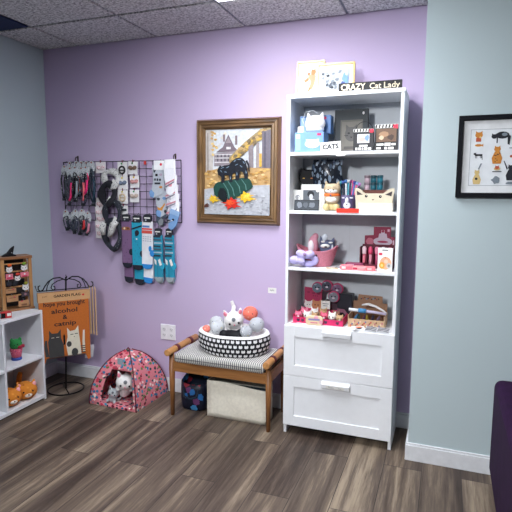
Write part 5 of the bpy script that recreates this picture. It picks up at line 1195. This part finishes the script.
def ankle(label, x, zt, body, cuffm, toem, dy, roll, prints, ln=.19, w=.075, foot=-.05, group=None):
    t = thing('ankle_socks', label, 'socks', (x, -.036 - dy, zt), 0, group, roll=roll); h = w / 2; f = foot
    if f < 0: out = [(-h, 0), (h, 0), (h, -ln * .72), (h - .01, -ln * .9), (f + .02, -ln - .008), (f - .004, -ln + .002), (f - .012, -ln + .03), (f + .006, -ln + .05), (-h, -ln * .55)]
    else: out = [(-h, 0), (h, 0), (h, -ln * .55), (f - .006, -ln + .05), (f + .012, -ln + .03), (f + .004, -ln + .002), (f - .02, -ln - .008), (-h + .01, -ln * .9), (-h, -ln * .72)]
    o = soft(out, body, -.006, .006, t, 'sock')
    soft(rect(-h - .001, -.03, h + .001, .001), cuffm, -.0068, .0068, o, 'cuff', .002)
    s = -1 if f < 0 else 1
    soft([(f + s * .011, -ln + .03), (f - s * .004, -ln + .05), (f - s * .03, -ln + .028), (f - s * .022, -ln - .007), (f + s * .003, -ln + .002)], toem, -.0072, .0072, o, 'toe', .002)
    if prints:
        d = MB()
        for k, (pts, m) in enumerate(prints): d.poly(pts, -.0078 - .0002 * k, m)
        d.build('print', o)
    hang(t, x, t.location.y, zt)
    return t
gs = M((178, 184, 194), .95, scale=130, var=.08); lb = M((112, 150, 196), .9)
gp = [(rect(-.022, -.07, -.004, -.055), BLACK), ([(-.03, -.05), (-.014, -.03), (-.03, -.02), (-.036, -.035)], M((50, 54, 66))), (blob(.018, -.06, .012, .008), M((170, 150, 170))), (rect(-.03, -.098, -.018, -.084), M((36, 40, 50))), (rect(-.012, -.10, .0, -.084), M((36, 40, 50))), (rect(.006, -.10, .02, -.086), M((36, 40, 50))), (rect(-.028, -.122, .016, -.110), M((36, 40, 50))), (blob(.018, -.14, .012, .008), M((196, 130, 60)))]
t = ankle('grey cat socks with blue toe, upper pair on the grid', .945, 1.535, gs, M((190, 196, 206), .9), lb, .012, 0, gp, .205, .088, -.062, 'grey cat print socks')
MB(M((240, 240, 242), .7)).box(-.03, -.0085, -.03, .042, .0085, .03).build('header_card', t); d = MB(); d.poly(circ(.022, .005, .009, 10), -.009, M((220, 40, 70))); d.build('header_print', t)
gp2 = [([(-.03, -.10), (-.01, -.11), (.01, -.095), (.026, -.075), (.03, -.085), (.012, -.112), (.008, -.125), (-.024, -.122)], M((206, 140, 60))), (blob(-.02, -.05, .012, .01), M((60, 64, 76))), (blob(.024, -.045, .014, .01), lb), (blob(.03, -.13, .009, .012), M((50, 54, 66)))]
ankle('grey cat socks with an orange cat motif, lower pair on the grid', .960, 1.368, gs, M((176, 182, 194), .9), lb, .008, 0, gp2, .165, .082, -.03, 'grey cat print socks')
ankle('dark slate socks hanging lowest under the grey cat socks', .955, 1.245, M((66, 76, 92), .95), M((90, 104, 124), .9), M((120, 124, 130), .9), .003, 0, [], .10, .08, .006)
wsx = M((232, 232, 238), .92, scale=120, var=.04); pkp = [([(-.014, -.075), (-.008, -.066), (0, -.074), (.008, -.066), (.014, -.075), (.01, -.09), (-.01, -.09)], M((226, 150, 160))), (circ(-.004, -.08, .002, 6), M((120, 60, 70)))]
for k, (x, zt, w_) in enumerate(((1.035, 1.548, 'topmost'), (1.042, 1.470, 'second'), (1.048, 1.412, 'third'), (1.053, 1.356, 'fourth'), (1.056, 1.305, 'lowest'))):
    dk2 = M((60, 60, 72), .9) if k == 4 else wsx
    t = ankle('white ankle socks with a pink cat face, %s of the cascading white stack' % w_, x, zt, wsx, wsx, M((190, 186, 196), .9) if k else wsx, .03 - k * .005, math.radians((-3, 1, 4, 6, 8)[k]), [(p_, m_) for p_, m_ in [([(a, b + (-.06 if k == 0 else 0)) for a, b in pkp[0][0]], pkp[0][1])]] + [([(-.036, -.140), (.034, -.112), (.034, -.102), (-.036, -.128)], M((196, 130, 142)) if k < 4 else M((40, 40, 54))), ([(-.036, -.156), (.032, -.124), (.032, -.117), (-.036, -.147)], M((112, 112, 130)))], .20 if k == 0 else .15, .084, -.022, 'cascading white ankle socks')  # lower grey stripe paints the shaded gap between the stacked socks
    if k == 0:
        MB(M((240, 240, 242), .7)).box(-.03, -.0085, -.035, .04, .0085, .022).build('header_card', t)
ankle('light blue ankle socks hanging lowest at the right end of the grid', 1.075, 1.245, lb, M((140, 170, 208), .9), lb, .03, math.radians(18), [(blob(.004, -.06, .008, .008), drk), (blob(-.002, -.068, .004, .004), PAPER)], .125, .07, -.012)
for x, zt, c_, w_ in ((.83, 1.560, (206, 50, 40), 'small red price clip on the top wire right of the hair clip cards'),):
    t = thing('price_clip', w_, 'clip', (x, -.028, zt)); MB(M(c_, .4)).box(-.008, -.005, -.018, .008, .003, .006).build('clip', t, bevel=.002); MB(wire).cyl((0, .0, .002), (0, .008, .008), .0016, n=6).build('pin', t)

# ------------------------------------------------------------------ light, sky, camera
def area(name, loc, sx, sy, power, col, spread):
    l = bpy.data.lights.new(name, 'AREA'); l.shape = 'RECTANGLE'; l.size = sx; l.size_y = sy; l.energy = power; l.color = col; l.spread = math.radians(spread)
    o = bpy.data.objects.new(name, l); C.objects.link(o); o.location = loc; return o
area('troffer_light', (TX + 2.5 * T, TY - T, ZC - .022), .52, 1.12, NEAR, (.97, .98, 1), 135)
area('troffer_light', (TX + 2.5 * T, TY - 5 * T, ZC - .022), .52, 1.12, FAR, (.97, .98, 1), 160)
l = bpy.data.lights.new('front_fill_spot', 'SPOT'); l.energy = SPOT; l.spot_size = math.radians(72); l.spot_blend = 1; l.shadow_soft_size = .16; l.color = (.96, .98, 1)  # added spot without a fixture: frontal fill that fades towards the left
o = bpy.data.objects.new('front_fill_spot', l); C.objects.link(o); o.location = (1.6, -3.95, 2.28)
o.rotation_euler = (Vector((2.32, -.3, .82)) - o.location).to_track_quat('-Z', 'Y').to_euler()
w = bpy.data.worlds.new('world'); bpy.context.scene.world = w; w.use_nodes = True
bgn = w.node_tree.nodes['Background']; bgn.inputs['Color'].default_value = (.5, .66, 1.0, 1); bgn.inputs['Strength'].default_value = .055
cam = bpy.data.cameras.new('camera'); co = bpy.data.objects.new('camera', cam); C.objects.link(co); bpy.context.scene.camera = co
cam.sensor_width = 36; cam.lens = 36 * 507.2527 / 512; cam.clip_start = .02
yaw, pit, rol = .358273, -.125021, .004863
f_ = Vector((-math.sin(yaw) * math.cos(pit), math.cos(yaw) * math.cos(pit), math.sin(pit))); r0 = Vector((math.cos(yaw), math.sin(yaw), 0)); u0 = r0.cross(f_)
r_ = r0 * math.cos(rol) + u0 * math.sin(rol); u_ = u0 * math.cos(rol) - r0 * math.sin(rol)
co.matrix_world = Matrix(((r_.x, u_.x, -f_.x, 2.70997), (r_.y, u_.y, -f_.y, -2.95196), (r_.z, u_.z, -f_.z, 1.36471), (0, 0, 0, 1)))
sc = bpy.context.scene
sc.view_settings.view_transform = 'Standard'; sc.view_settings.look = 'None'; sc.view_settings.exposure = 0; sc.view_settings.gamma = 1
sc.cycles.use_denoising = True; sc.cycles.max_bounces = 8
